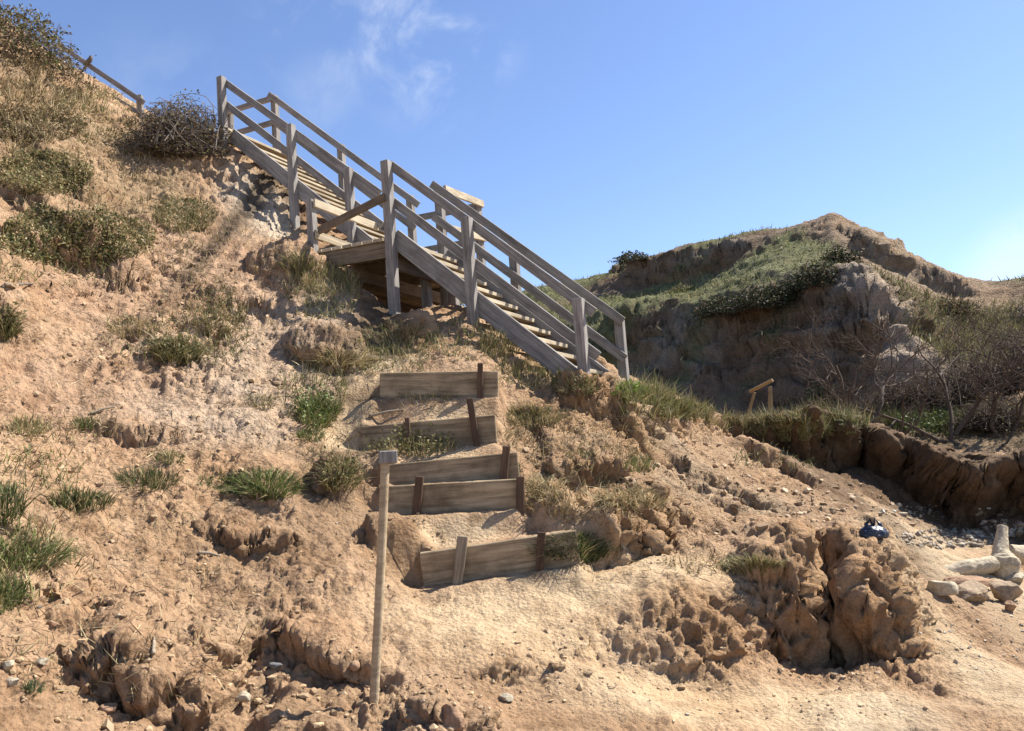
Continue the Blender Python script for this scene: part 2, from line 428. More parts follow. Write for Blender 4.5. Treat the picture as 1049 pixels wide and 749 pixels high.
# clouds: a low bank to the right and thin wisps high up, fixed to the compass
def cdir(u, v):
    a, b = pix_dir(u, v); d = Vector((float(a), 1, float(b))).normalized(); return d
def cloud_mask(u, v, r0, r1):
    d = N(nt, 'ShaderNodeVectorMath', operation='DISTANCE'); nt.links.new(tc, d.inputs[0]); d.inputs[1].default_value = cdir(u, v)
    mr = N(nt, 'ShaderNodeMapRange', interpolation_type='SMOOTHSTEP'); nt.links.new(d.outputs['Value'], mr.inputs[0])
    mr.inputs[1].default_value = r0; mr.inputs[2].default_value = r1; mr.inputs[3].default_value = 1; mr.inputs[4].default_value = 0
    return mr.outputs[0]
def cloud_noise(sc, det, lo, hi, strx=1.):
    mp = N(nt, 'ShaderNodeMapping'); mp.inputs['Scale'].default_value = (1, 1, strx); nt.links.new(tc, mp.inputs[0])
    n = N(nt, 'ShaderNodeTexNoise', Scale=sc, Detail=det, Roughness=.6, Distortion=.5); nt.links.new(mp.outputs[0], n.inputs['Vector'])
    mr = N(nt, 'ShaderNodeMapRange', interpolation_type='SMOOTHSTEP'); nt.links.new(n.outputs[0], mr.inputs[0]); mr.inputs[1].default_value = lo; mr.inputs[2].default_value = hi
    return mr.outputs[0]
def mul(a, b, c=None):
    m = N(nt, 'ShaderNodeMath', operation='MULTIPLY')
    nt.links.new(a, m.inputs[0])
    if np.isscalar(b): m.inputs[1].default_value = b
    else: nt.links.new(b, m.inputs[1])
    return m.outputs[0]
colr = mix(nt, 'MULTIPLY', 1., sky.outputs[0], (1.03, 1.03, 1.16))
for (u, v, r0, r1, sc, lo, hi, k, st) in ((440,40,.02,.13,10.,.42,.7,.5,1.), (325,22,.02,.1,10.,.45,.7,.2,1.), (170,115,.02,.12,10.,.4,.7,.1,1.), (330,95,.01,.06,14.,.4,.65,.12,1.), (1085,302,.06,.115,15.,.36,.48,.36,1.)):
    f = mul(mul(cloud_mask(u, v, r0, r1), cloud_noise(sc, 6., lo, hi, st)), k)
    colr = mix(nt, 'MIX', f, colr, (6.2, 6.5, 7.0))
nt.links.new(colr, bg.inputs[0])
sl = bpy.data.lights.new('sun', 'SUN'); sl.energy = 5.0; sl.angle = R(.5); sl.color = (1, .95, .87)
so = bpy.data.objects.new('sun', sl); COL.objects.link(so)
sd = Vector((math.sin(SUN_AZ) * math.cos(SUN_EL), math.cos(SUN_AZ) * math.cos(SUN_EL), math.sin(SUN_EL)))
so.rotation_euler = sd.to_track_quat('Z', 'Y').to_euler(); so.location = sd * 60
scene.view_settings.view_transform = 'Standard'; scene.view_settings.look = 'None'; scene.view_settings.exposure = 1.06; scene.view_settings.gamma = 1
scene.cycles.max_bounces = 6; scene.cycles.diffuse_bounces = 3; scene.cycles.transparent_max_bounces = 4

# ------------------------------------------------------------------ near ground
def fan(s0, s1, ns, y0, y1, ny, off=2.):
    s = np.linspace(s0, s1, ns); y = y0 * (y1 / y0) ** np.linspace(0, 1, ny)
    Yg = np.repeat(y[:, None], ns, 1); Xg = s[None] * (Yg + off)
    return Xg, Yg
def grid_faces(ny, ns):
    i = (np.arange(ny - 1)[:, None] * ns + np.arange(ns - 1)[None]).ravel()
    return np.c_[i, i + 1, i + ns + 1, i + ns]
def on_grid(fn, X, Y, k=4):
    """a smooth surface, worked out on every fourth grid point and filled in between"""
    ny, ns = X.shape; iy = np.unique(np.r_[np.arange(0, ny, k), ny - 1]); ix = np.unique(np.r_[np.arange(0, ns, k), ns - 1])
    c = fn(X[np.ix_(iy, ix)], Y[np.ix_(iy, ix)])
    c = np.stack([np.interp(np.arange(ns), ix, r) for r in c])
    return np.stack([np.interp(np.arange(ny), iy, c[:, j]) for j in range(ns)], 1)
def gnorm(X, Y, Z):
    ax = np.stack([np.gradient(X, axis=1), np.gradient(Y, axis=1), np.gradient(Z, axis=1)], -1)
    ay = np.stack([np.gradient(X, axis=0), np.gradient(Y, axis=0), np.gradient(Z, axis=0)], -1)
    n = np.cross(ax, ay); return n / (np.linalg.norm(n, axis=-1, keepdims=True) + 1e-9)

def splat(X, Y, items, hit):
    """soft patches on the ground round picture points; radii in pixels become metres at that spot"""
    m = np.zeros(X.shape, np.float32); yr = Y[:, 0]
    for (u, v, ru, rv) in items:
        c = hit(u, v); s = c[1] / F
        # depth radius: distance on the ground that covers rv pixels
        c2 = hit(u, v - rv); ry = max(abs(c2[1] - c[1]), rv * s)
        i0, i1 = np.searchsorted(yr, [c[1] - 1.8 * ry, c[1] + 1.8 * ry])
        if i1 <= i0: continue
        m[i0:i1] = np.maximum(m[i0:i1], np.exp(-(((X[i0:i1] - c[0]) / (ru * s)) ** 2 + ((Y[i0:i1] - c[1]) / ry) ** 2) ** 2))
    return m

X, Y = fan(-.86, .92, 1150, 1.2, 17., 900)
Z = on_grid(base_near, X, Y) + relief(X, Y)
n0 = gnorm(X, Y, Z)
smooth_px = [(455,425,45,10),(450,460,45,10),(465,545,60,18),(520,640,110,50),(600,600,80,35),(690,575,90,20),(700,715,130,35),(840,720,110,35),(940,730,60,25),(350,445,25,25),(372,410,22,16),(400,372,30,14),(520,378,40,8),(1000,620,70,60),(1030,690,60,60),(990,570,50,25),(480,690,60,40),(560,730,90,35)]
SM = splat(X, Y, smooth_px, bh)
rough_px = [(165,700,110,60),(860,620,80,60),(340,690,70,40),(240,690,60,60),(700,650,90,40),(600,440,60,30),(180,360,70,50),(450,730,80,30),(640,520,80,40)]
RO = splat(X, Y, rough_px, bh)
amp = (1 - .85 * SM) * (1 + .7 * RO)
q = Y * 1.25; zc0 = Z * 1.0
wx = .25 * perlin(X * 1.6, Y * 1.6, Z * 1.6); wy = .25 * perlin(X * 1.6 + 9, Y * 1.6, Z * 1.6)
f1, f2, idr = worley((X + wx) * 2.6, (q + wy) * 2.6, 1)
g1, g2, gid = worley((X + wx * .5) * 7.5, (q + wy * .5) * 7.5, 2)
D = .075 * fbm(X * 1.5, Y * 1.5, Z * 1.5, 3)
D += amp * .04 * fbm(X * 4, Y * 4, Z * 4, 4, ridged=True)
big = sstep(-.1, .35, fbm(X * .8, Y * .8, Z * .8 + 5, 2))
D += amp * big * (.035 * (idr - .5) * sstep(0, .12, f2 - f1) - .02 * sstep(.07, .0, f2 - f1))
mid = sstep(-.25, .25, fbm(X * 1.3, Y * 1.3, Z * 1.3 + 50, 3))
D += amp * mid * (.022 * (gid - .5) * sstep(0, .2, g2 - g1) - .018 * sstep(.16, 0, g2 - g1))
D += (.25 + amp) * (.021 * fbm(X * 14, Y * 14, Z * 14, 3, gain=.6) + .006 * perlin(X * 45, Y * 45, Z * 45))
h1, h2, hid = worley((X + wx * .3) * 19, (q + wy * .3) * 19, 5)
sel3 = sstep(-.15, .25, fbm(X * 1.9, Y * 1.9, Z * 1.9 + 90, 3))
D += amp * sel3 * (.017 * (hid - .45) * sstep(0, .25, h2 - h1) - .01 * sstep(.2, 0, h2 - h1))
# erosion runnels down the slope
D += amp * .03 * fbm(X * 5 + Z * 1.2, Y * 1.2, Z * 1.2 + 30, 3, ridged=True)
# hollow undercuts: horizontal shelves where it is steep
steep = 1 - n0[..., 2]
D += steep * (.13 * fbm(X * 2.5, Y * 2.5, Z * 3.5, 5, gain=.6) + .08 * fbm(X * 6, Y * 6, Z * 7 + 20, 4, ridged=True))
# broken, blocky earth where the face is steep
m3 = (steep > .16) & (Y > 2.5) & (np.abs(X) < .8 * Y + .5); k3 = sstep(.16, .42, steep[m3]) * (1 - .75 * splat(X, Y, [(670,650,120,40),(350,680,120,40)], bh)[m3]); xs3, ys3, zs3 = X[m3], Y[m3], Z[m3]
wq = .12 * perlin(xs3 * 3, ys3 * 3, zs3 * 3)
e1, e2, ei = worley3((xs3 + wq) * 4.2, (ys3 + wq) * 4.2, (zs3 + wq) * 5.5, 3); D[m3] += k3 * (.055 * (ei - .5) * sstep(0, .1, e2 - e1) - .05 * sstep(.12, 0, e2 - e1))
e1, e2, ei = worley3((xs3 + wq) * 12, (ys3 + wq) * 12, (zs3 + wq) * 15, 9); D[m3] += k3 * (.034 * (ei - .5) * sstep(0, .12, e2 - e1) - .018 * sstep(.14, 0, e2 - e1))
PX = X + n0[..., 0] * D; PY = Y + n0[..., 1] * D; PZ = Z + n0[..., 2] * D
PY = PY - OV[0] * (1 + .5 * fbm(X * 3, Y * 3, Z * 3 + 7, 3)); PX = PX - .2 * OV[0]
# trodden earth packed behind each step board, clear in front of it
for b in BOARDS:
    Lp, Rp = b['L'], b['R']; e = (Rp - Lp)[:2]; Lb = np.hypot(*e); e = e / Lb
    a_ = (PX - Lp[0]) * e[0] + (PY - Lp[1]) * e[1]; d_ = (PX - Lp[0]) * e[1] - (PY - Lp[1]) * e[0]
    nb_ = sstep(.5, .3, np.abs((X - Lp[0]) * e[1] - (Y - Lp[1]) * e[0])) * sstep(-.4, -.2, (X - Lp[0]) * e[0] + (Y - Lp[1]) * e[1]) * sstep(Lb + .3, Lb + .1, (X - Lp[0]) * e[0] + (Y - Lp[1]) * e[1])
    PX = PX + nb_ * (X - PX); PY = PY + nb_ * (Y - PY); a_ = (PX - Lp[0]) * e[0] + (PY - Lp[1]) * e[1]; d_ = (PX - Lp[0]) * e[1] - (PY - Lp[1]) * e[0]
    zt_ = Lp[2] + (Rp[2] - Lp[2]) * np.clip(a_ / Lb, 0, 1)
    ins = sstep(-.3, -.03, a_) * sstep(Lb + .1, Lb - .02, a_); ins2 = sstep(-.02, .1, a_) * sstep(Lb + .05, Lb - .05, a_)
    nz_ = .012 * fbm(X * 9, Y * 9, Z * 9, 3)
    wB = sstep(-.015, -.03, d_) * sstep(-.38, -.12, d_) * ins2; PZ = PZ + wB * (zt_ - .02 + nz_ - .12 * np.clip(d_ + .0, -1, 0) - PZ)
    wF = sstep(-.02, .0, d_) * sstep(.26, .07, d_) * ins; zf = zt_ - b['h'] + .01 + nz_ * 1.5; PZ = PZ + wF * (zf - PZ)
# the ground lies clear under the lower flight of the stairs
a_ = (PX - C0[0]) * Ad[0] + (PY - C0[1]) * Ad[1]; d_ = (PX - C0[0]) * Bd[0] + (PY - C0[1]) * Bd[1]
cap = C0[2] - .859 * d_ + Ss - .235 - .1; mk = sstep(-.12, .05, a_) * sstep(Wd + .35, Wd + .1, a_) * sstep(.15, .4, d_) * sstep(2.75, 2.45, d_)
PZ = np.where(PZ > cap, PZ + mk * (cap - PZ), PZ)
a_ = (PX - D0[0]) * Ad[0] + (PY - D0[1]) * Ad[1]; d_ = -((PX - D0[0]) * Bd[0] + (PY - D0[1]) * Bd[1])
cap = D0[2] + .85 * d_ + Ss - .235 - .1; mk = sstep(-.1, .2, a_) * sstep(W2 + 1.2, W2 + .4, a_) * sstep(-.9, -.4, d_) * sstep(3.4, 2.7, d_)
PZ = np.where(PZ > cap, PZ + mk * (cap - PZ), PZ)
a_ = (PX - C0[0]) * Ad[0] + (PY - C0[1]) * Ad[1]; d_ = (PX - C0[0]) * Bd[0] + (PY - C0[1]) * Bd[1]
mk = sstep(.0, .35, a_) * sstep(Wd + W2 + .5, Wd + W2 - .2, a_) * sstep(-Ln - .25, -Ln + .15, d_) * sstep(DTs + .35, DTs - .1, d_); cap = C0[2] - .95
PZ = np.where(PZ > cap, PZ + mk * (cap - PZ), PZ)
# colour of the soils, with shade painted in under the stairs and on the bank
ZN = fbm(X * 3, Y * 3, Z * 3 + 80, 5, gain=.6)
def zone(items, nz=.35):
    m = splat(X, Y, items, bh)
    return np.clip(m + nz * ZN * (m > .02), 0, 1)[..., None]
c = np.empty(X.shape + (3,), np.float32); c[:] = (.365, .244, .147)
var = fbm(X * .9, Y * .9, Z * .9 + 11, 4)[..., None]
c = c + np.clip(var, -.6, .6) * np.array((.1, .078, .055)) + np.clip(fbm(X * 5, Y * 5, Z * 5 + 31, 4, gain=.6)[..., None], -.6, .6) * np.array((.07, .055, .04))
def blend(c, m, col, k=1.): return c * (1 - m * k) + np.array(col, np.float32) * m * k
dk = sstep(.08, .42, fbm(X * .75 + 3, Y * .75, Z * .75 + 61, 5, gain=.55))[..., None]
c = blend(c, dk, (.235, .148, .08), .6)
c = blend(c, zone([(200,270,90,40),(250,330,70,50),(120,320,80,40),(310,330,40,60),(60,400,80,60),(180,420,90,40)]), (.37, .245, .158), .8)          # pinkish brown
c = blend(c, zone([(285,345,60,35),(255,390,80,30),(230,435,70,25),(310,400,40,30),(330,330,40,40),(270,225,30,45),(240,190,20,30),(190,420,50,30)], .6), (.42, .335, .245), .6)   # pale clay
c = blend(c, zone([(262,210,26,30),(280,240,18,22)], .5), (.46, .4, .31), .7)
c = blend(c, zone([(660,440,30,25),(700,470,40,20),(740,500,40,18),(780,530,40,16),(690,500,30,20)], .6), (.33, .275, .195), .6)           # grey-green clay streak
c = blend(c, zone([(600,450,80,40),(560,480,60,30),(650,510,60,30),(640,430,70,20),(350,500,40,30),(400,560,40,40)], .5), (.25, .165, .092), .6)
c = blend(c, zone([(284,180,11,8),(296,205,10,10),(305,228,9,9),(322,205,14,8),(345,225,14,8),(365,285,20,8),(420,295,30,8)], .3), (.085, .062, .04), .9)  # shade under the upper flight and landing, painted into the soil colour
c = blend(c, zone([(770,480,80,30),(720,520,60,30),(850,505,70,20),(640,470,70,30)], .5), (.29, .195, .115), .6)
c = blend(c, zone([(890,735,60,28)], .5), (.36, .33, .25), .8)
c = blend(c, zone([(520,640,120,50),(600,600,90,30),(690,580,80,20),(700,715,150,40),(840,720,110,30),(465,545,60,15),(455,425,50,12),(450,460,50,12),(350,445,30,30),(390,385,40,20)], .2), (.5, .378, .235), .85)    # trodden dust
c = blend(c, zone([(1000,600,80,60),(1030,690,70,60),(990,550,60,20)], .2), (.45, .35, .225), .9)
c = blend(c, zone([(830,458,30,16),(860,464,40,20),(900,482,40,24),(946,496,40,26),(1005,500,50,34),(1060,496,60,34),(780,445,40,8)], .3), (.12, .08, .048), .95)          # humus bank, darkened further to paint in the shade on its face
c = blend(c, zone([(860,620,80,60),(700,640,70,30),(620,530,60,25),(620,430,60,20)], .3), (.32, .2, .105), .7)
c = blend(c, zone([(880,440,60,12),(960,455,70,18),(1040,448,70,22),(1000,435,80,16)], .3), (.14, .105, .06), .9)
c = blend(c, zone([(40,100,70,40),(100,140,60,30),(60,190,70,30),(150,200,50,30)], .5), (.24, .175, .1), .6)
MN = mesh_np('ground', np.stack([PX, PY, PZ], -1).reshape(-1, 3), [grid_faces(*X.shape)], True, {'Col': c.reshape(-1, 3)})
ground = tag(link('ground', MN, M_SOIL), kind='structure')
_gp = np.stack([PX, PY, PZ], -1)
_gn = gnorm(PX, PY, PZ)
BV = BVHTree.FromPolygons(_gp[::2, ::2].reshape(-1, 3).tolist(), grid_faces(*_gp[::2, ::2].shape[:2]).tolist())
def hit(u, v):
    a, b = pix_dir(u, v); d = Vector((float(a), 1, float(b)))
    r = BV.ray_cast(Vector((0, 0, CAMZ)), d.normalized(), 40)
    return r[0], r[1]
def drop(x, y):
    r = BV.ray_cast(Vector((float(x), float(y), 30)), Vector((0, 0, -1)), 60)
    return (r[0].z if r[0] is not None else 0.), (r[1] if r[1] is not None else Vector((0, 0, 1)))

#PART2
# ------------------------------------------------------------------ far hill and beach sheet
hill_px = [(540,300,52),(560,292,50),(590,286,48),(620,277,46),(660,272,45),(680,268,44),(700,266,43),(720,261,42.5),(735,257,42),(760,248,41),(800,236,40),(848,216,38),(880,235,37),(905,250,36),(950,279,36),(1000,303,37),(1049,321,38),(1120,345,38),
 (600,297,45.2),(620,298,44),(660,294,43.4),(700,289,41.6),(745,272,40.2),(640,312,39),(700,306,37),(760,287,36),(800,260,36.6),(830,245,37),(850,262,34.5),(870,275,32),
 (600,315,41),(640,325,36.8),(690,326,34.6),(740,328,32.5),(790,318,31),(830,302,30),(886,285,28),
 (600,400,36),(640,404,33.4),(700,412,31.4),(760,420,29.2),(840,425,27.2),(880,405,26.6),(640,365,35.6),(700,370,33.2),(760,372,31),(830,365,28.8),
 (893,300,27.6),(907,335,26.8),(927,372,25.8),(955,402,24.6),(900,360,27.4),
 (920,285,31),(960,300,31.5),(930,320,28.4),(985,330,29.2),(945,352,26.8),(1049,345,28),(1000,380,24),(1049,400,21.5),(970,430,19),(900,432,22),(1049,430,17.5),(1120,380,22)]
hill_px += [(842,222,38.2),(856,220,37.8),(865,227,37.5),(825,228,38.8),(812,235,39.2)]
hill_pts = [tuple(at(*p)) for p in hill_px]
for u, v, Y in hill_px[:16]:
    p = at(u, v, Y); hill_pts.append((p[0] + 3, p[1] + 9, p[2] - 2.5)); hill_pts.append((p[0] + 8, p[1] + 22, p[2] - 6))
hill_pts += [(25,30,9),(20,20,3.4),(14,16,2.2),(9,15.5,1.7),(6,16,1.3),(3,18,.8),(0,20,.8),(6,22,.6),(2,26,.9),(-4,26,1.5),(-6,40,4),(-14,30,5),(-14,60,6),(40,60,6),(45,40,8),(12,20,2.6)]
base_hill = TPS(hill_pts, 4e-2)
def hh(u, v): return ray_hit(base_hill, u, v, 13, 60, 500)
HX, HY = fan(-.3, 1.15, 620, 13.2, 66, 430)
HZ = on_grid(base_hill, HX, HY)
HZ -= .9 * sstep(17.5, 14, HY) * sstep(9.5, 6, np.abs(HX))
for pl, h_, kk in (([(575,286),(600,280),(640,276),(690,274),(735,264),(760,258)], .9, dict(w=.5, fb=2.2, ff=2.0, jit=.5, jf=.8, endt=1.)),
                   ([(868,240),(885,250),(905,264),(950,282),(990,298)], 1.0, dict(w=.4, fb=1.5, ff=1.4, jit=.5, jf=.9, endt=.8)),
                   ([(625,334),(660,338),(700,339),(745,338),(790,326),(830,308),(884,288)], .9, dict(w=.35, fb=1.8, ff=1.8, jit=.5, jf=.7, endt=.8))):
    HZ = HZ + ledge_fn(HX, HY, [hh(*p) for p in pl], h_, **kk)
hn = gnorm(HX, HY, HZ); hs = 1 - hn[..., 2]
Dh = .35 * fbm(HX * .12, HY * .12, HZ * .12, 3) + .35 * fbm(HX * .5, HY * .5, HZ * .5, 5, ridged=True) * (.35 + hs * 1.4)
Dh += hs * .45 * fbm(HX * .15, HY * .15, HZ * 1.7, 4) + hs * .25 * fbm(HX * .9, HY * .9, HZ * .35, 4, ridged=True)
Dh += .14 * fbm(HX * 1.6, HY * 1.6, HZ * 1.6, 4, ridged=True)
stz = HZ + .35 * fbm(HX * .2, HY * .2, HZ * .2, 3) + .05 * HX
Dh += sstep(.2, .5, hs) * (.32 * np.abs(perlin(stz * 0 + 3, stz * 0, stz * 1.5)) * 2 + .16 * perlin(stz * 0 + 9, stz * 0, stz * 5.))
f1, f2, idr = worley3(HX[hs > .2] * .8, HY[hs > .2] * .8, HZ[hs > .2] * 1.1, 4)
Dh[hs > .2] += sstep(.2, .45, hs[hs > .2]) * (.5 * (idr - .5) * sstep(0, .1, f2 - f1) - .2 * sstep(.1, 0, f2 - f1))
Dh -= .15
HP = np.stack([HX + hn[..., 0] * Dh, HY + hn[..., 1] * Dh, HZ + hn[..., 2] * Dh], -1)
hn2 = gnorm(HP[..., 0], HP[..., 1], HP[..., 2])
HZN = fbm(HX * .6, HY * .6, HZ * .6 + 80, 4)
def hzone(items, nz=.4): 
    m = splat(HX, HY, items, hh); return np.clip(m + nz * HZN * (m > .02), 0, 1)[..., None]
hc = np.empty(HX.shape + (3,), np.float32); hc[:] = (.19, .138, .092)
hc = hc + np.clip(fbm(HX * .2, HY * .2, HZ * .9 + 11, 4)[..., None], -.6, .6) * np.array((.07, .055, .045))
def hb(m, col, k=1.):
    global hc
    hc = hc * (1 - m * k) + np.array(col, np.float32) * m * k
hb(sstep(.1, .5, fbm(HX * .1, HY * .1, HZ * 1.1 + 40, 4))[..., None] * sstep(.25, .5, hs)[..., None], (.3, .27, .23), .7)
hb(hzone([(730,345,110,16),(860,300,40,20),(690,352,60,14)]), (.29, .26, .22), .4)
hb(hzone([(900,330,14,40),(925,370,16,30),(950,395,16,20),(905,300,18,20)], .6), (.46, .37, .28), .8)
hb(hzone([(930,275,60,14),(985,300,60,16),(900,255,50,20)]), (.34, .25, .165), .8)
GR = np.clip(sstep(.5, .25, 1 - hn2[..., 2]) * (HY > 30) + hzone([(660,312,80,14),(720,298,90,18),(790,280,60,24),(640,308,60,14),(840,258,30,14)], .2)[..., 0] - hzone([(930,270,80,20),(870,235,40,16),(660,280,90,12),(770,252,60,10),(600,280,40,9),(900,300,30,30),(740,382,120,30),(840,360,60,50),(660,370,50,40)], .1)[..., 0] * 1.4, 0, 1)
GR2 = hzone([(1000,340,90,26),(1049,370,60,26),(960,360,30,14)], .3)[..., 0]
hb((GR * .85)[..., None], (.15, .158, .07)); hb((GR2 * .6)[..., None], (.17, .14, .08))
hill = tag(link('hill', mesh_np('hill', HP.reshape(-1, 3), [grid_faces(*HX.shape)], True, {'Col': np.clip(hc, .02, 1).reshape(-1, 3)}), M_HILL), kind='structure')
BVH = BVHTree.FromPolygons(HP.reshape(-1, 3).tolist(), grid_faces(*HX.shape).tolist())
def hhit(u, v):
    a, b = pix_dir(u, v); r = BVH.ray_cast(Vector((0, 0, CAMZ)), Vector((float(a), 1, float(b))).normalized(), 120); return r[0], r[1]
q_ = np.array([[-3000, -3000, -.6], [3000, -3000, -.6], [3000, 3000, -.6], [-3000, 3000, -.6]])
tag(link('beach', mesh_np('beach', q_, [np.array([[0, 1, 2, 3]])], False, {'Col': np.full((4, 3), (.36, .28, .18))}), M_SOIL), kind='structure')

# ------------------------------------------------------------------ timber members: every board is a mesh of its own, grain along its length
def box_mesh(lx, ly, lz, bev=.004, warp=0., taper=1.):
    bm = bmesh.new(); bmesh.ops.create_cube(bm, size=1)
    for v in bm.verts: v.co = Vector((v.co.x * lx, v.co.y * ly, v.co.z * lz))
    n = max(1, int(lx / .25)) if warp else 0
    if n > 1:
        es = [e for e in bm.edges if abs(abs((e.verts[0].co - e.verts[1].co).x) - lx) < 1e-6]
        bmesh.ops.subdivide_edges(bm, edges=es, cuts=n, use_grid_fill=False)
        s = random.random() * 50
        for v in bm.verts:
            from_n = perlin(np.array([v.co.x * 2.1 + s]), np.array([v.co.y * 30.]), np.array([v.co.z * 30.]))[0]
            from_m = perlin(np.array([v.co.x * 1.1 + s]), np.array([0.]), np.array([9.]))[0]
            v.co.y += warp * from_m + warp * .3 * from_n; v.co.z += warp * .35 * from_n
    if bev: bmesh.ops.bevel(bm, geom=[e for e in bm.edges if len(e.link_faces) == 2 and e.calc_face_angle(0) > .5], offset=bev, segments=1, affect='EDGES')
    me = bpy.data.meshes.new('beam'); bm.to_mesh(me); bm.free(); return me

def beam(name, p0, p1, side, w, h, mat, parent, warp=0., bev=.004):
    """rectangular timber from p0 to p1; w across (along side), h in the third direction"""
    p0, p1 = Vector(p0), Vector(p1); x = (p1 - p0); Ln = x.length; x.normalize()
    y = Vector(side); y = (y - x * y.dot(x)).normalized(); z = x.cross(y)
    M = Matrix((x, y, z)).transposed().to_4x4(); M.translation = (p0 + p1) / 2
    return link(name, box_mesh(Ln, w, h, bev, warp), mat, parent, M)

# ------------------------------------------------------------------ the staircase
g1 = Bd - math.tan(R(40.657)) * Zd; g2 = Bd - math.tan(R(40.557)) * Zd
up1 = np.cross(g1, Ad); up1 /= np.linalg.norm(up1); up1 *= np.sign(up1[2])
def t_of(P0, g, u):
    lo, hi = -6., 6.
    for _ in range(60):
        m = (lo + hi) / 2
        if proj(P0 + g * m)[0] < u: lo = m
        else: hi = m
    return m
DT = t_of(C0 + Hh * Zd, g1, 398)
st = empty('wooden_staircase', C0 * (1, 1, 0) + np.array([0, 0, 2.]), 'weathered grey timber staircase of two flights climbing the slope over a raised landing', 'staircase')
A_, U_ = Ad, Zd
PW = .1
def post(P, ztop, zbot, out, mat=None, w=PW):
    """P on the flight line at deck/stringer height 0; out = sideways offset"""
    c = P + A_ * out
    return beam('post', c + Zd * zbot, c + Zd * ztop, Ad, w, w, mat or M_WOOD, st, .004)
def gz(P): return drop(P[0], P[1])[0]
SD = .235       # stringer depth, vertical
def stringer(P0, g, t0, t1, off):
    a = P0 + g * t0 + Zd * (Ss - SD / 2) + A_ * off; b = P0 + g * t1 + Zd * (Ss - SD / 2) + A_ * off
    beam('stringer', a, b, Ad, .05, .2, M_WOOD, st, .003)
def rail(P0, g, t0, t1, off, zt, name='handrail', h=.1, drop0=0.):
    a = P0 + g * t0 + Zd * (zt - drop0 - h / 2 / math.cos(R(40.6))) + A_ * off; b = P0 + g * t1 + Zd * (zt - h / 2 / math.cos(R(40.6))) + A_ * off
    beam(name, a, b, Ad, .04, h, M_WOOD, st, .006)
# lower flight
tend = t_of(C0 + Zd * Ss, g1, 600)
tn = [0.0, t_of(C0 + Hh * Zd, g1, 480), t_of(C0 + Hh * Zd, g1, 594)]
for i, t in enumerate(tn):
    if i == 0: t = DT
    P = C0 + g1 * t
    post(P, Hh - (.05 if i == 0 else .025), gz(P) - P[2] - .3, -PW / 2)
far0 = C0 + A_ * Wd
tf = [t_of(far0 + Hh * Zd, g1, 447), t_of(far0 + Hh * Zd, g1, 523), t_of(far0 + Hh * Zd, g1, 632)]
for t in tf:
    P = far0 + g1 * t; post(P, Hh - .06, min(gz(P) - P[2], -.2) - .3, PW / 2)
stringer(C0, g1, DT, tend + .06, .025); stringer(far0, g1, DT, tend + .06, -.025)
tr_end = t_of(C0 + Hh * Zd, g1, 607)
rail(C0, g1, DT, tr_end, .02, Hh); rail(C0, g1, DT, t_of(C0 + Mm * Zd, g1, 611), .02, Mm - .05, 'mid_rail')
rail(far0, g1, tf[0] - .06, t_of(far0 + Hh * Zd, g1, 638), -.02, Hh); rail(far0, g1, tf[0] - .06, t_of(far0 + Mm * Zd, g1, 640), -.02, Mm - .05, 'mid_rail')
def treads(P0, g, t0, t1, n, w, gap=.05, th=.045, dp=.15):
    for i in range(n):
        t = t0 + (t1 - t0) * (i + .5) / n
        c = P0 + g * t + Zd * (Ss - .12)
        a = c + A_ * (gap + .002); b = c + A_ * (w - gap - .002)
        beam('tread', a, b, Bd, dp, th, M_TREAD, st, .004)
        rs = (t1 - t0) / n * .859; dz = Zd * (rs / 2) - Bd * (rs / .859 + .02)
        beam('shade_board', a + dz, b + dz, Bd, .02, rs - .06, M_SHADEBOARD, st, .002)  # added dark board behind each tread, makes the shaded stripe in the gap
ntl = 11
treads(C0, g1, DT + .02, tend + .02, ntl, Wd)
# upper flight
ttop = t_of(D0 + Ss * Zd, g2, 236); D1 = D0 + A_ * W2
tu = [t_of(D0 + Hh * Zd, g2, 229), t_of(D0 + Hh * Zd, g2, 300), t_of(D0 + Hh * Zd, g2, 359)]
for i, t in enumerate(tu):
    P = D0 + g2 * t; zb = (gz(P) - P[2] - .3) if i < 2 else (C0[2] - P[2] - .02)
    if i == 0: zb = max(zb, -.8)
    post(P, Hh - (.1 if i == 0 else .03), zb, -PW / 2)
tuf = [t_of(D1 + Hh * Zd, g2, 279), t_of(D1 + Hh * Zd, g2, 347), t_of(D1 + Hh * Zd, g2, 418)]
for i, t in enumerate(tuf):
    P = D1 + g2 * t; post(P, Hh - .03, max(gz(P) - P[2] - .3, -1.5), PW / 2)
tbot = t_of(D0 + Ss * Zd, g2, 378)
stringer(D0, g2, ttop, tbot, .025); stringer(D1, g2, ttop, tbot, -.025)
rail(D0, g2, tu[0], t_of(D0 + Hh * Zd, g2, 388), .02, Hh, drop0=.09); rail(D0, g2, tu[0], t_of(D0 + Mm * Zd, g2, 390), .02, Mm - .05, 'mid_rail')
rail(D1, g2, t_of(D1 + Hh * Zd, g2, 276), t_of(D1 + Hh * Zd, g2, 429), -.02, Hh); rail(D1, g2, tuf[0], t_of(D1 + Mm * Zd, g2, 425), -.02, Mm - .05, 'mid_rail')
treads(D0, g2, ttop + .12, tbot, 12, W2, .05, .032, .12)
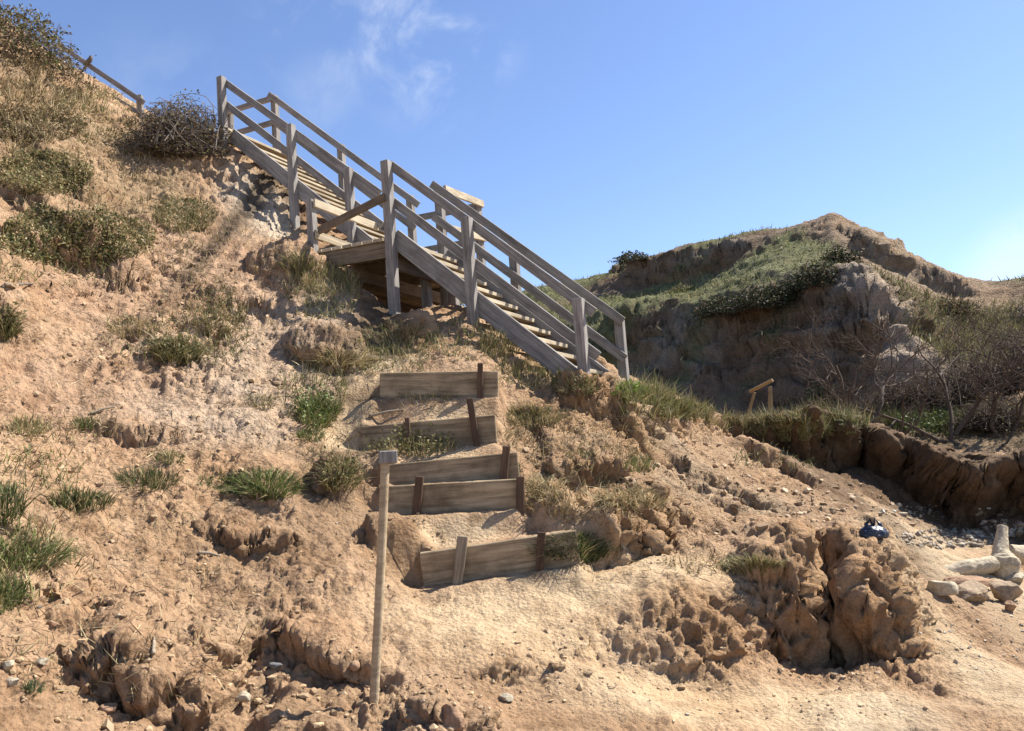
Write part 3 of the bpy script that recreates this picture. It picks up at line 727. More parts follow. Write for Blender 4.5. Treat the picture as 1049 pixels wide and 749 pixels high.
# landing
FW = Wd + W2
zt = -.03
nb = 8; bw = (Ln + DT + .07) / nb
for i in range(nb):
    c = C0 - Bd * (Ln + .05) + Bd * bw * (i + .5) + Zd * zt
    beam('deck_board', c - A_ * .02, c + A_ * (FW + .02), Bd, bw - .014, .04, M_TREAD, st, .003)
for a in (.03, .75, 1.5, FW - .03):
    c = C0 + A_ * a + Zd * (zt - .022 - .095)
    beam('deck_beam', c - Bd * (Ln + .04), c + Bd * (DT - .06), Ad, .06, .185, M_BEAM, st, .003)
for b in (-DT + .02, Ln / 2, Ln - .02):
    c = C0 - Bd * b * .98 + Zd * (zt - .022 - .19 - .075)
    beam('deck_joist', c + A_ * .06, c + A_ * (FW - .06), Bd, .055, .15, M_BEAM, st, .003)
for P, dn, mt in ((C0 + Bd * (DT - .12) + A_ * .11, -.24, M_WOOD), (C0 + Bd * (DT + .02) + A_ * (Wd + .1), -.24, M_WOOD), (C0 + Bd * (DT - .12) + A_ * (FW - .1), -.24, M_WOOD), (C0 - Bd * (Ln - .1) + A_ * (FW - .1), -.24, M_WOOD), (C0 + Bd * (DT - .14) + A_ * (Wd * .75), -.24, M_WOOD)):
    beam('support_post', P + Zd * dn, P + Zd * (gz(P) - P[2] - .3), Ad, PW, PW, mt, st, .003)
# left guard of the landing (small post, two pale rails across, loose brown rail along the near edge)
E0 = C0 - Bd * (Ln + .0)
beam('post', E0 - A_ * .05 + Zd * .6, E0 - A_ * .05 + Zd * (gz(E0) - E0[2] - .25), Ad, .09, .09, M_WOOD, st, .003)
P3 = D0 + g2 * tu[2]
def cross(zl, zr, h, m=M_TREAD):
    a = E0 - A_ * .08 + Bd * .07 + Zd * zl; b = E0 + A_ * (Wd + .04) + Bd * .07 + Zd * zr
    beam('guard_rail', a, b, Bd, .03, h, m, st, .003)
cross(.55, .55, .1); cross(.16, .14, .09)
beam('guard_rail', E0 - A_ * .02 + Bd * .07 + Zd * .22, C0 - A_ * .115 + Bd * DT + Zd * .42, Ad, .035, .09, M_BEAM, st, .003)
# far guard of the landing
Fc = C0 + A_ * FW
beam('post', Fc + A_ * .05 + Zd * Hh, Fc + A_ * .05 + Zd * (-.25), Ad, .1, .1, M_WOOD, st, .003)
for zz in (Hh - .05, .62):
    beam('guard_rail', Fc - Bd * (Ln + .3) + Zd * (zz - .05) + A_ * .0, Fc + Bd * .0 + Zd * (zz - .05), Ad, .04, .095, M_WOOD, st, .004)
    beam('guard_rail', far0 + g1 * tf[0] + A_ * .1 + Bd * .06 + Zd * (zz - .02), Fc + A_ * .1 + Bd * .07 + Zd * (zz + .0), Bd, .035, .1, M_TREAD, st, .004)
# top platform guard
T0 = D0 + g2 * ttop; T1 = D1 + g2 * tuf[0]
q0 = T1 - Bd * 1.1; qz = T1[2] - q0[2]
for zz in (Hh - .05, Hh - .48):
    beam('guard_rail', T1 + Zd * (zz - .05) + A_ * -.02, T1 - Bd * 1.25 + Zd * (zz - .05) + A_ * -.02, Ad, .04, .095, M_WOOD, st, .004)
beam('post', T1 - Bd * 1.05 + Zd * (Hh - .02) + A_ * .05, T1 - Bd * 1.05 + Zd * -.3 + A_ * .05, Ad, .09, .09, M_WOOD, st, .003)
for i in range(4):
    c = T0 - Bd * (.1 + .16 * i) + Zd * (Ss - .03)
    beam('deck_board', c - A_ * .02, c + A_ * (W2 + .02), Bd, .145, .04, M_TREAD, st, .003)

# ------------------------------------------------------------------ the earth steps: a board held by pegs
lab = ['topmost grey step board, with one dark peg near its right end',
       'second step board from the top, half buried at left behind spiky weeds',
       'step board tilted up to the right, directly above the long flat board',
       'long flat step board with a leaning rusty peg at left and another at right',
       'lowest, palest step board with a pale wooden peg, ending in a dark tuft']
pegs = [[((492,372),(492,402),M_STAKE,.05)], [((481,408),(487,446),M_STAKE,.055),((417,428),(419,455),M_STAKE,.04)],
        [((519,457),(516,490),M_STAKE,.06)], [((430,488),(426,534),M_STAKE,.06),((533,488),(533,524),M_STAKE,.06)], [((474,549),(467,610),M_PALE,.07),((555,545),(553,580),M_STAKE,.055)]]
for b, la, pg in zip(BOARDS, lab, pegs):
    Lp, Rp = b['L'], b['R']; h = b['h'] + .05; dz = np.array([0, 0, h / 2])
    t = empty('timber_step', (Lp + Rp) / 2 - [0, 0, h], la, 'step', 'boards of the earth steps')
    side = np.array([-(Rp - Lp)[1], (Rp - Lp)[0], 0.]); side /= np.linalg.norm(side)
    beam('board', Lp - dz, Rp - dz, side, .045, h, M_BOARD, t, .01, .006)
    for (u0, v0), (u1, v1), m, w_ in pg:
        f = (u0 - b['l'][0]) / (b['r'][0] - b['l'][0]); Y = Lp[1] + (Rp[1] - Lp[1]) * f - .05
        p0, p1 = at(u0, v0, Y), at(u1, v1, Y - .015); p1 = p1 + (p1 - p0) * .5
        beam('stake', p0, p1, (1, 0, 0), w_, .03, m, t, .006, .005)

# ------------------------------------------------------------------ tubes
def tubes(paths, k=6):
    """list of (points (n,3), radii (n,)) -> verts, quads"""
    V, Fq, off = [], [], 0
    for P, r in paths:
        P = np.asarray(P, float); n = len(P)
        T = np.gradient(P, axis=0); T /= np.linalg.norm(T, axis=1)[:, None] + 1e-9
        ref = np.array([0, 0, 1.]) if abs(T[0, 2]) < .9 else np.array([1., 0, 0])
        u = np.cross(T, ref); u /= np.linalg.norm(u, axis=1)[:, None] + 1e-9; v = np.cross(T, u)
        a = np.arange(k) * 2 * math.pi / k
        ring = P[:, None] + np.asarray(r)[:, None, None] * (np.cos(a)[None, :, None] * u[:, None] + np.sin(a)[None, :, None] * v[:, None])
        V.append(ring.reshape(-1, 3))
        i = np.arange(n - 1)[:, None] * k; j = np.arange(k)[None]; jn = (j + 1) % k
        Fq.append(np.stack([i + j, i + jn, i + k + jn, i + k + j], -1).reshape(-1, 4) + off); off += n * k
    return np.concatenate(V), np.concatenate(Fq)
def closed_tube(P, r, k=10):
    P = np.asarray(P, float); r = np.asarray(r, float)
    P = np.r_[P[:1], P, P[-1:]]; P[0] += (P[1] - P[2]) * .02; P[-1] += (P[-2] - P[-3]) * .02
    r = np.r_[1e-4, r, 1e-4]; return tubes([(P, r)], k)

# pole
pt, pb = at(395, 466, 4.05), at(382, 731, 4.05); pb = pb + (pb - pt) * .08
t = empty('pole', pb, 'tall thin weathered pole with a square capped head standing in the foreground soil', 'pole')
n = 14; pp = pt[None] + (pb - pt)[None] * np.linspace(.02, 1, n)[:, None]; pp[:, 0] += .004 * np.sin(np.linspace(0, 3.1, n))
V, Q = tubes([(pp, np.linspace(.0225, .024, n))], 14)
M_POLE = wood_mat('pole_timber', (.42, .33, .21), (.26, .2, .125))
link('shaft', mesh_np('shaft', V - pb, [Q]), M_POLE, t, Matrix.Translation(pb))
beam('cap', pt + np.array([.012, 0, -.045]), pt + np.array([.012, 0, .022]), (1, .2, 0), .095, .06, M_WOOD, t, .003, .006)

# small yellow handrail remnant behind the grass edge
a, b_ = at(790, 391, 13.), at(768, 402, 13.4)
t = empty('broken_handrail', at(790, 425, 13.), 'short yellowish broken handrail on a post, standing behind the grassy edge', 'handrail')
beam('post', at(789, 396, 13.), at(789.5, 436, 13.), (1, 0, 0), .055, .055, M_YEL, t, .003)
beam('rail', at(791.5, 389.5, 13.), at(768, 401.5, 13.4), (0, 1, 0), .04, .055, M_YEL, t, .003)
beam('brace', at(773, 402, 13.35), at(765, 430, 13.45), (0, 1, 0), .035, .045, M_YEL, t, .003)

# handrail of another stair beyond the top of the slope
t = empty('timber_handrail', at(144, 118, 12.8), 'grey timber handrail with one post, behind the brush at the top left skyline', 'handrail')
beam('post', at(143, 98, 12.8), at(145, 135, 12.8), (1, 0, 0), .09, .09, M_WOOD, t, .003)
beam('top_rail', at(147, 105, 12.7), at(60, 46, 13.6), (0, 1, 0), .045, .085, M_WOOD, t, .004)
beam('mid_rail', at(152, 122, 12.7), at(70, 72, 13.6), (0, 1, 0), .045, .085, M_WOOD, t, .004)
# ------------------------------------------------------------------ vegetation builders
def up_frame(n): return n / (np.linalg.norm(n, axis=-1, keepdims=True) + 1e-9)
def blade_geo(P, D, Ln_, Wd_, bend, colr, r=rng):
    """P base points, D start directions, lengths, widths, sideways bend vectors -> verts, quads, tris, colours"""
    n = len(P); D = up_frame(D)
    s = np.cross(D, up_frame(r.normal(size=(n, 3)))); s = up_frame(s) * Wd_[:, None] / 2
    m1 = P + D * (Ln_ * .5)[:, None] + bend * .22; tip = P + D * (Ln_ * .95)[:, None] + bend
    V = np.stack([P - s, P + s, m1 + s * .75, m1 - s * .75, tip], 1).reshape(-1, 3)
    i = np.arange(n)[:, None] * 5
    return V, i + np.array([[0, 1, 2, 3]]), i + np.array([[3, 2, 4]]), np.repeat(colr, 5, 0)
def leaf_geo(P, size, colr, r=rng, asp=.55, upb=.3):
    n = len(P); a = r.normal(size=(n, 3)); a[:, 2] = np.abs(a[:, 2]) * .6 + .1; a = up_frame(a)
    nn = r.normal(size=(n, 3)); nn[:, 2] += upb; b = up_frame(np.cross(a, nn)); L_ = size[:, None]
    V = np.stack([P, P + a * L_ * .5 + b * L_ * asp * .5, P + a * L_, P + a * L_ * .5 - b * L_ * asp * .5], 1).reshape(-1, 3)
    return V, np.arange(n)[:, None] * 4 + np.array([[0, 1, 2, 3]]), np.repeat(colr, 4, 0)
def mixcol(n, cols, r=rng, jit=.22):
    cols = np.array(cols, float); k = r.integers(0, len(cols), n)
    return np.clip(cols[k] * (1 + jit * r.normal(size=(n, 1))) , .01, .9)

GREEN = [(.12,.15,.045),(.15,.175,.055),(.09,.12,.035)]; DKGREEN = [(.075,.095,.03),(.095,.115,.04),(.05,.068,.022)]
OLIVE = [(.17,.155,.065),(.22,.19,.09),(.12,.12,.045)]; DRY = [(.36,.28,.14),(.3,.23,.115),(.42,.34,.19),(.22,.17,.08)]
DRYG = [(.27,.24,.11),(.2,.2,.075),(.36,.3,.16),(.14,.15,.05)]; BROWN = [(.13,.09,.05),(.18,.13,.075),(.09,.065,.038)]; LIME = [(.15,.25,.04),(.2,.3,.06)]

def px_points(u, v, ru, rv, n, hitf=None, r=rng):
    """n ground points spread round a picture point, kept within its own depth"""
    hitf = hitf or hit
    a = r.uniform(0, 2 * math.pi, n); q = np.sqrt(r.uniform(0, 1, n)); P, Nn = [], []
    for x, y in zip(u + ru * q * np.cos(a), v + rv * q * np.sin(a)):
        p, nn = hitf(x, y)
        if p is not None: P.append(p[:]); Nn.append(nn[:])
    if not P: return np.zeros((0, 3)), np.zeros((0, 3))
    P = np.array(P); Nn = np.array(Nn); Nn *= np.sign(Nn[:, 2:3] + 1e-6)
    ok = np.abs(P[:, 1] - np.median(P[:, 1])) < 1.5 + .06 * np.median(P[:, 1])
    return P[ok], Nn[ok]

def tuft(label, u, v, ru, rv, n, ln, cols, w=.006, droop=.5, spread=.5, group=None, cat='grass tuft', name='grass_tuft', dry=0., leafy=0, leafc=None, leafs=.03):
    P, Nn = px_points(u, v, ru, rv, n)
    if len(P) < 4: print('TUFT MISS', label); return
    c = P.mean(0); n = len(P); out = P - c; out[:, 2] = 0; rr = np.linalg.norm(out, axis=1).max() + 1e-3; out /= rr
    L_ = ln * rng.uniform(.45, 1.15, n) * (1.05 - .45 * np.linalg.norm(out, axis=1))
    D = np.array([0, 0, 1.]) + .35 * Nn + spread * out + .22 * rng.normal(size=(n, 3))
    bd = (out + .35 * rng.normal(size=(n, 3)) + Nn * .3) * (L_ * droop)[:, None]; bd[:, 2] = -np.abs(bd[:, 2]) - L_ * droop * .35
    cc = mixcol(n, cols)
    dry = max(dry, .22)
    if dry: k = rng.random(n) < dry; cc[k] = mixcol(k.sum(), DRY)
    V, Q, T, C_ = blade_geo(P - [0, 0, .012], D, L_, np.full(n, w), bd, cc)
    o = link(name, mesh_np(name, V - c, [Q, T], True, {'Col': C_}), M_LEAF, None, Matrix.Translation(c))
    if leafy:
        k = rng.integers(0, n, leafy); q = P[k] + (D[k] / np.linalg.norm(D[k], axis=1)[:, None]) * (L_[k] * rng.uniform(.1, .9, leafy))[:, None] + rng.normal(size=(leafy, 3)) * .012
        V2, Q2, C2 = leaf_geo(q, leafs * rng.uniform(.5, 1.2, leafy), mixcol(leafy, leafc or cols))
        link('leaves', mesh_np('leaves', V2 - c, [Q2], False, {'Col': C2}), M_LEAF, o, Matrix.Translation(c)); 
    return tag(o, label, cat, group)
def _fixlink(): pass

def twig_paths(base, n, length, r0, up=1., curl=.5, r=rng, spread=.25, seg=7):
    out = []
    for i in range(n):
        d = np.array([r.normal(), r.normal(), up * abs(r.normal()) + .25]); d /= np.linalg.norm(d)
        p = np.array(base) + np.array([r.normal() * spread, r.normal() * spread, 0]); L_ = length * r.uniform(.5, 1.1); pts = [p]; w = r.normal(size=3) * curl
        for s in range(seg):
            d = d + w / seg + r.normal(size=3) * .12 - np.array([0, 0, .5 * curl / seg * s / seg]); d /= np.linalg.norm(d); pts.append(pts[-1] + d * L_ / seg)
        out.append((np.array(pts), np.linspace(r0, r0 * .3, seg + 1)))
    return out

def shrub(label, c, rx, ry, rz, nleaf, ls, cols, ntwig, tw_r, group=None, name='shrub', cat='shrub', twigmat=None, shell=.45, curl=.5, dry=0.):
    c = np.array(c, float); t = empty(name, c, label, cat, group)
    k = rng.normal(size=(nleaf, 3)); k /= np.linalg.norm(k, axis=1)[:, None]; k[:, 2] = np.abs(k[:, 2]) * 1.1 - .12
    lump = 1 + .32 * perlin(k[:, 0] * 2.3 + c[0], k[:, 1] * 2.3 + c[1], k[:, 2] * 2.3) + .2 * perlin(k[:, 0] * 6 + c[0], k[:, 1] * 6, k[:, 2] * 6)
    rad = lump * (1 - shell * rng.random(nleaf) ** 1.6)
    keep = perlin(k[:, 0] * 4 + c[1], k[:, 1] * 4, k[:, 2] * 4 + c[0]) > -.38
    q = c + (k * rad[:, None] * [rx, ry, rz])[keep]; n = len(q); cc = mixcol(n, cols, jit=.3)
    if dry: m = rng.random(n) < dry; cc[m] = mixcol(m.sum(), BROWN)
    V, Q, C_ = leaf_geo(q, ls * rng.uniform(.5, 1.3, n), cc)
    link('foliage', mesh_np('foliage', V - c, [Q], False, {'Col': C_}), M_LEAF, t, Matrix.Translation(c))
    pth = []
    for i in range(ntwig):
        d = rng.normal(size=3); d /= np.linalg.norm(d); d[2] = abs(d[2]); e = c + d * [rx, ry, rz] * rng.uniform(.75, 1.12)
        b0 = c + rng.normal(size=3) * [rx * .35, ry * .35, .0]; mid = (b0 + e) / 2 + rng.normal(size=3) * [rx, ry, rz] * .22 * curl + np.array([0, 0, rz * .3])
        s = np.linspace(0, 1, 7)[:, None]; P = (1 - s) ** 2 * b0 + 2 * s * (1 - s) * mid + s ** 2 * e
        pth.append((P, np.linspace(tw_r, tw_r * .35, 7)))
    V, Q = tubes(pth, 4)
    link('stem', mesh_np('stem', V - c, [Q]), twigmat or M_TWIG, t, Matrix.Translation(c))
    return t

# ------------------------------------------------------------------ plants on the near slope
def G(u, v):
    p, n = hit(u, v); return np.array(p[:])
tuft('bright green grass tuft on the bare slope left of the capped pole', 272,498,34,14,900,.17,GREEN,.007,.6,.8)
tuft('green patch of grass at the left edge, the larger one low on the slope', 18,573,46,16,800,.2,GREEN,.006,.6,.7,dry=.35)
tuft('dark green grass at the very left edge below the larger grass patch', 4,612,20,16,350,.16,GREEN,.007,.5,.5)
tuft('small spiky green tuft on the left slope above the left-edge grass', 84,515,32,8,420,.16,DKGREEN,.006,.3,.4,dry=.3)
tuft('pair of dark spiky weeds on the slope between left edge and bright tuft', 152,494,32,10,420,.17,DKGREEN,.006,.3,.4,dry=.4)
tuft('pale green sprouts above the spiky weeds on the left slope', 172,470,16,6,180,.1,GREEN,.006,.3,.4,dry=.3)
tuft('weed clump at the left edge above the left slope grass, dark', 5,520,20,18,320,.2,DKGREEN,.007,.3,.4,dry=.2)
tuft('tiny blue-green weed among pale stones in the bottom left corner', 34,705,10,5,130,.07,[(.09,.13,.06)],.005,.3,.6)
tuft('dark leafy plant on a small mound at the left edge of the upper slope', 6,338,12,12,260,.2,OLIVE,.008,.3,.4,leafy=350,leafs=.035)
tuft('dark green tuft hiding the right end of the lowest timber board', 588,566,36,12,1300,.22,DKGREEN,.006,.55,.7)
tuft('spiky weeds in front of the half buried second board', 422,460,44,9,300,.2,OLIVE,.007,.2,.3,dry=.35,leafy=500,leafs=.035)
tuft('low dark weeds hanging on the earth bank left of the boards', 348,488,20,18,420,.16,OLIVE,.007,.5,.4,leafy=300,leafs=.03)
tuft('dry-topped tussock on the bank edge right of the top boards', 546,428,28,11,800,.17,OLIVE,.006,.6,.6,dry=.4)
tuft('dry straw-coloured grass on the front edge of the big earth mound', 772,582,32,7,900,.15,DRYG,.006,.5,.6,dry=.4)
tuft('brown dry grass hanging over the earth bank right of the lowest board', 650,512,36,10,700,.2,DRY,.006,.9,.9)
tuft('straw grass curtain hanging from the bank edge next to the flat board', 560,500,18,16,450,.18,DRY,.006,.9,.8)
tuft('small green grass on the shelf right of the third board', 655,478,16,7,300,.14,GREEN,.006,.4,.5,dry=.3)
tuft('small pale green weed on the narrow shelf below the tussock', 598,466,14,6,160,.1,OLIVE,.006,.4,.5)
tuft('bright green leafy weed at the foot of the staircase', 646,404,15,5,200,.12,LIME,.01,.3,.5,cat='weed',name='weed',leafy=500,leafs=.05)
tuft('tiny green sprout by the end peg of the tilted third board', 522,478,10,5,120,.1,GREEN,.006,.4,.5)
tuft('wiry weeds below the topmost board', 440,405,34,6,220,.13,OLIVE,.006,.3,.4,dry=.4)
f_ = tuft('green tuft with one white flower beside the trodden track', 325,425,20,16,700,.22,GREEN,.007,.5,.5,leafy=350,leafs=.04)
tuft('small bright tuft below the white-flowered tuft beside the track', 318,447,13,6,260,.13,GREEN,.006,.5,.5)
tuft('long green and straw grass between the track and the landing posts', 408,350,42,18,900,.17,DRYG,.006,.45,.4,dry=.25)
tuft('dry grass clump under the left corner of the landing', 338,288,36,16,700,.18,DRYG,.006,.45,.4,dry=.5)
tuft('green weed on the lump under the small landing post', 306,272,18,10,450,.2,OLIVE,.007,.3,.5,dry=.3)
tuft('grass fringe beside the lower half of the near stringer', 545,378,40,9,600,.15,DRYG,.006,.35,.3,dry=.2)
tuft('dark grassy clump below the middle post of the lower flight', 512,355,22,14,500,.2,OLIVE,.007,.35,.3,dry=.3)
tuft('low brown tussock in front of the bottom stair post', 588,400,20,6,450,.14,OLIVE,.006,.5,.6,dry=.5)
tuft('green-topped lump with a shadowed side in the middle of the slope', 183,362,24,12,700,.2,OLIVE,.007,.5,.6,dry=.2,leafy=400,leafs=.035)
tuft('dry olive scrub trailing down the slope above the green-topped lump', 222,320,30,26,800,.14,OLIVE,.007,.5,.5,dry=.5,leafy=500,leafs=.03)
tuft('brown dry tuft on the left lump of the middle slope', 138,338,26,10,500,.16,DRY,.006,.5,.5)
tuft('roots and dry grass hanging from the lump left of the track', 345,372,32,10,500,.26,DRY,.006,.95,.8)
tuft('grey-green scrub clump on the upper slope left of the bare clay', 190,222,32,17,900,.16,OLIVE,.008,.4,.5,dry=.3,leafy=900,leafs=.04)
tuft('small green weed on pale clay above the track', 268,412,14,8,200,.12,OLIVE,.006,.4,.5)
tuft('sparse green tuft on the left slope under the bare red soil', 88,436,14,6,200,.13,GREEN,.006,.4,.4,dry=.3)
tuft('pale sprouting grass at the middle left slope edge', 30,440,22,8,260,.14,DRYG,.006,.4,.4)
# mats of low scrub
def mat(label, u, v, ru, rv, n, cols, ln=.2, ls=.04, dry=.2):
    P, Nn = px_points(u, v, ru, rv, n); c = P.mean(0); n = len(P)
    e = ((perlin(P[:, 0] * 2.5, P[:, 1] * 2.5, P[:, 2] * 2.5) + .9) * .55).clip(.15, 1.2)
    h = ln * e * rng.uniform(.0, 1.1, n)
    q = P + (np.array([0, 0, .8]) + Nn * .5) * h[:, None]
    cc = mixcol(n, cols, jit=.3); k = rng.random(n) < dry; cc[k] = mixcol(k.sum(), DRY if rng.random() < .5 else BROWN)
    V, Q, C_ = leaf_geo(q, ls * rng.uniform(.5, 1.3, n), cc)
    t = empty('scrub', c, label, 'scrub')
    link('foliage', mesh_np('foliage', V - c, [Q], False, {'Col': C_}), M_LEAF, t, Matrix.Translation(c))
    m = n // 12; D = np.array([0, 0, 1.]) + Nn[:m] * .6 + .5 * rng.normal(size=(m, 3)); Lb = ln * rng.uniform(.5, 1.2, m)
    V, Q, T, C_ = blade_geo(P[:m], D, Lb, np.full(m, .008), rng.normal(size=(m, 3)) * Lb[:, None] * .35 - [0, 0, .03], mixcol(m, DRYG + BROWN))
    link('stem', mesh_np('stem', V - c, [Q, T], True, {'Col': C_}), M_DRY, t, Matrix.Translation(c))
mat('largest low mat of green scrub overhanging the bare soil on the left slope', 78,246,82,28,11000,DKGREEN + OLIVE + OLIVE + DRYG,.15,.034,.35)
mat('low grey-green scrub patch above the large mat on the upper left slope', 45,180,50,22,6000,OLIVE + OLIVE + DRYG,.16,.034,.45)
mat('brown scrub along the left edge just below the top brush', 30,130,60,18,4500,BROWN + OLIVE + DRY,.16,.034,.5)
# brush at the top left and the bramble dome beside the stairs
p = G(22, 62); shrub('tall tangled green and brown bush filling the top left corner', p + [-.5, .4, .1], 1.05, 1.0, .9, 9000, .05, DKGREEN + OLIVE + BROWN, 150, .009, name='bush', cat='bush', dry=.35, curl=.25)
p = G(88, 100); shrub('dry brown bush on the skyline in front of the distant handrail', p + [-.65, .0, -.25], .62, .6, .36, 2600, .055, OLIVE + BROWN, 160, .01, name='bush', cat='bush', dry=.5)
p = G(196, 160); shrub('rounded bramble dome of tangled grey stems beside the top of the stairs', p + [-.24, .2, .0], .78, .7, .88, 7000, .042, OLIVE + BROWN, 620, .009, name='bramble_bush', cat='bramble', dry=.45, curl=1.6)
p = G(445, 312); shrub('green bush behind the landing posts, seen under the stairs', p + [.05, .3, 0], .5, .4, .4, 2500, .045, OLIVE + GREEN, 50, .006, name='bush', cat='bush')

# loose fields of grass that nobody could count
def field(name, label_unused, items, mat_):
    VV, QQ, TT, CC, off = [], [], [], [], 0
    for (u, v, ru, rv, n, ln, cols) in items:
        P, Nn = px_points(u, v, ru, rv, n)
        k = perlin(P[:, 0] * 3, P[:, 1] * 3, P[:, 2] * 3) > -.25; P, Nn = P[k], Nn[k]; n = len(P)
        if n < 3: continue
        L_ = ln * rng.uniform(.4, 1.25, n); D = np.array([0, 0, 1.]) + .4 * Nn + .4 * rng.normal(size=(n, 3))
        V, Q, T, C_ = blade_geo(P - [0, 0, .01], D, L_, np.full(n, .0045) + .0006 * P[:, 1], rng.normal(size=(n, 3)) * L_[:, None] * .3 - [0, 0, .02], mixcol(n, cols, jit=.25))
        VV.append(V); QQ.append(Q + off); TT.append(T + off); CC.append(C_); off += len(V)
    o = link(name, mesh_np(name, np.concatenate(VV), [np.concatenate(QQ), np.concatenate(TT)], True, {'Col': np.concatenate(CC)}), mat_)
    return tag(o, kind='stuff')
field('grass', '', [
 (665,408,40,10,1560,0.200,DRYG),(710,422,40,9,1560,0.180,DRYG),(760,434,45,9,1800,0.170,DRYG + DRY),(810,442,40,10,2400,0.220,DRYG),(850,438,40,8,1920,0.280,DRYG),(690,422,60,8,540,0.180,DRYG),
 (900,432,60,8,2080,0.250,OLIVE + DKGREEN),(980,434,70,8,2080,0.250,OLIVE + DKGREEN),(1030,428,50,10,1440,0.250,OLIVE + BROWN),
 (330,300,40,30,660,0.160,DRYG),(300,330,60,30,300,0.100,DRY),(400,372,50,14,385,0.105,DRYG),(560,392,60,8,385,0.105,DRYG),(480,350,40,20,385,0.135,DRYG),(620,405,30,6,275,0.120,DRYG),
 (320,400,36,40,540,0.140,DRYG),(210,300,60,60,540,0.120,DRY),(170,345,70,30,420,0.120,DRYG),(225,345,30,30,360,0.140,OLIVE),
 (620,470,50,16,385,0.090,DRY),(590,505,60,30,550,0.120,DRY),(560,450,40,26,275,0.105,DRY),(640,455,40,16,180,0.100,DRY),(740,580,60,10,240,0.090,DRY),
 (50,85,60,24,1500,0.192,DRY + BROWN),(105,135,40,14,750,0.112,DRY + OLIVE),(150,170,50,20,450,0.112,DRY),(100,200,90,24,750,0.120,DRY + OLIVE),(170,240,50,30,450,0.112,DRY),(60,280,90,14,450,0.112,DRYG),(100,105,46,14,1100,0.160,DRY + DRYG),(150,125,30,8,450,0.144,DRY + BROWN),(20,110,40,50,900,0.192,DRY),
 (90,140,110,50,750,0.096,BROWN + DRY),(220,260,40,40,250,0.096,DRY),(270,250,30,30,150,0.100,DRY),
 (60,440,70,14,300,0.100,DRY),(40,500,60,40,420,0.120,DRYG),(120,500,60,16,180,0.100,DRY),(30,580,50,40,420,0.160,DRYG),(250,495,50,12,240,0.090,GREEN),(340,470,30,30,210,0.100,DRY),
 (400,455,40,14,143,0.075,DRYG),(430,410,40,8,110,0.075,DRY),(530,440,20,20,165,0.105,DRY),(610,430,60,14,275,0.075,DRY),(700,440,60,14,240,0.120,DRY),(800,470,50,14,320,0.120,DRYG),(690,530,60,14,120,0.070,DRY)], M_DRY)

# ------------------------------------------------------------------ clods and pebbles lying on the soil
ico = bmesh.new(); bmesh.ops.create_icosphere(ico, subdivisions=1, radius=1); IV = np.array([v.co[:] for v in ico.verts]); IF = np.array([[v.index for v in f.verts] for f in ico.faces]); ico.free()
ico = bmesh.new(); bmesh.ops.create_icosphere(ico, subdivisions=4, radius=1); IV4 = np.array([v.co[:] for v in ico.verts]); IF4 = np.array([[v.index for v in f.verts] for f in ico.faces]); ico.free()
def scatter(name, items, cols, smooth):
    VV, FF, CC, off = [], [], [], 0
    for (u, v, ru, rv, n, s0, s1) in items:
        P, Nn = px_points(u, v, ru, rv, n); n = len(P)
        if n < 1: continue
        fl = Nn[:, 2] > .62; P, Nn = P[fl], Nn[fl]; n = len(P)
        s = s0 * (s1 / s0) ** (rng.random(n) ** 3.)
        sc = s[:, None] * rng.uniform(.6, 1.15, (n, 3)); sc[:, 2] *= .75
        K = IV[None] * (1 + .28 * rng.normal(size=(n, len(IV), 1))) * sc[:, None]
        a = rng.uniform(0, 6.28, n); ca, sa = np.cos(a)[:, None], np.sin(a)[:, None]
        K = np.stack([K[..., 0] * ca - K[..., 1] * sa, K[..., 0] * sa + K[..., 1] * ca, K[..., 2]], -1) + (P + Nn * (s * .1)[:, None])[:, None]
        VV.append(K.reshape(-1, 3)); FF.append((IF[None] + (np.arange(n) * len(IV))[:, None, None]).reshape(-1, 3) + off); off += n * len(IV)
        CC.append(np.repeat(mixcol(n, cols, jit=.14), len(IV), 0))
    return tag(link(name, mesh_np(name, np.concatenate(VV), [np.concatenate(FF)], smooth, {'Col': np.concatenate(CC)}), M_PEB), kind='stuff')
SOILC = [(.36,.25,.145),(.32,.22,.125),(.39,.275,.16),(.28,.19,.108)]
scatter('soil_clods', [(150,700,150,50,702,0.0036,0.0282),(320,700,70,50,421,0.0036,0.0282),(450,720,80,30,327,0.0030,0.0242),(200,560,200,80,702,0.0036,0.0242),(420,570,40,50,234,0.0036,0.0242),(640,670,140,40,421,0.0030,0.0242),
 (850,640,110,60,421,0.0036,0.0282),(150,420,160,80,608,0.0048,0.0322),(250,340,120,80,421,0.0060,0.0403),(120,310,130,70,421,0.0060,0.0403),(620,460,90,50,421,0.0048,0.0363),(740,500,110,50,561,0.0060,0.0484),(880,520,80,25,421,0.0060,0.0484),(420,430,50,50,140,0.0036,0.0242),(650,560,120,24,234,0.0024,0.0161),(520,650,120,60,140,0.0024,0.0113),(700,715,180,30,187,0.0024,0.0146),(860,720,100,20,140,0.0024,0.0161)], SOILC, False)
scatter('pebbles', [(970,552,55,10,500,.008,.05),(1020,542,40,10,300,.008,.06),(1000,640,60,50,260,.004,.02),(600,700,300,40,120,.004,.014),(200,600,200,120,90,.005,.015),(960,525,70,8,160,.01,.05)], [(.33,.27,.19),(.27,.21,.14),(.36,.31,.235),(.2,.16,.12)], False)

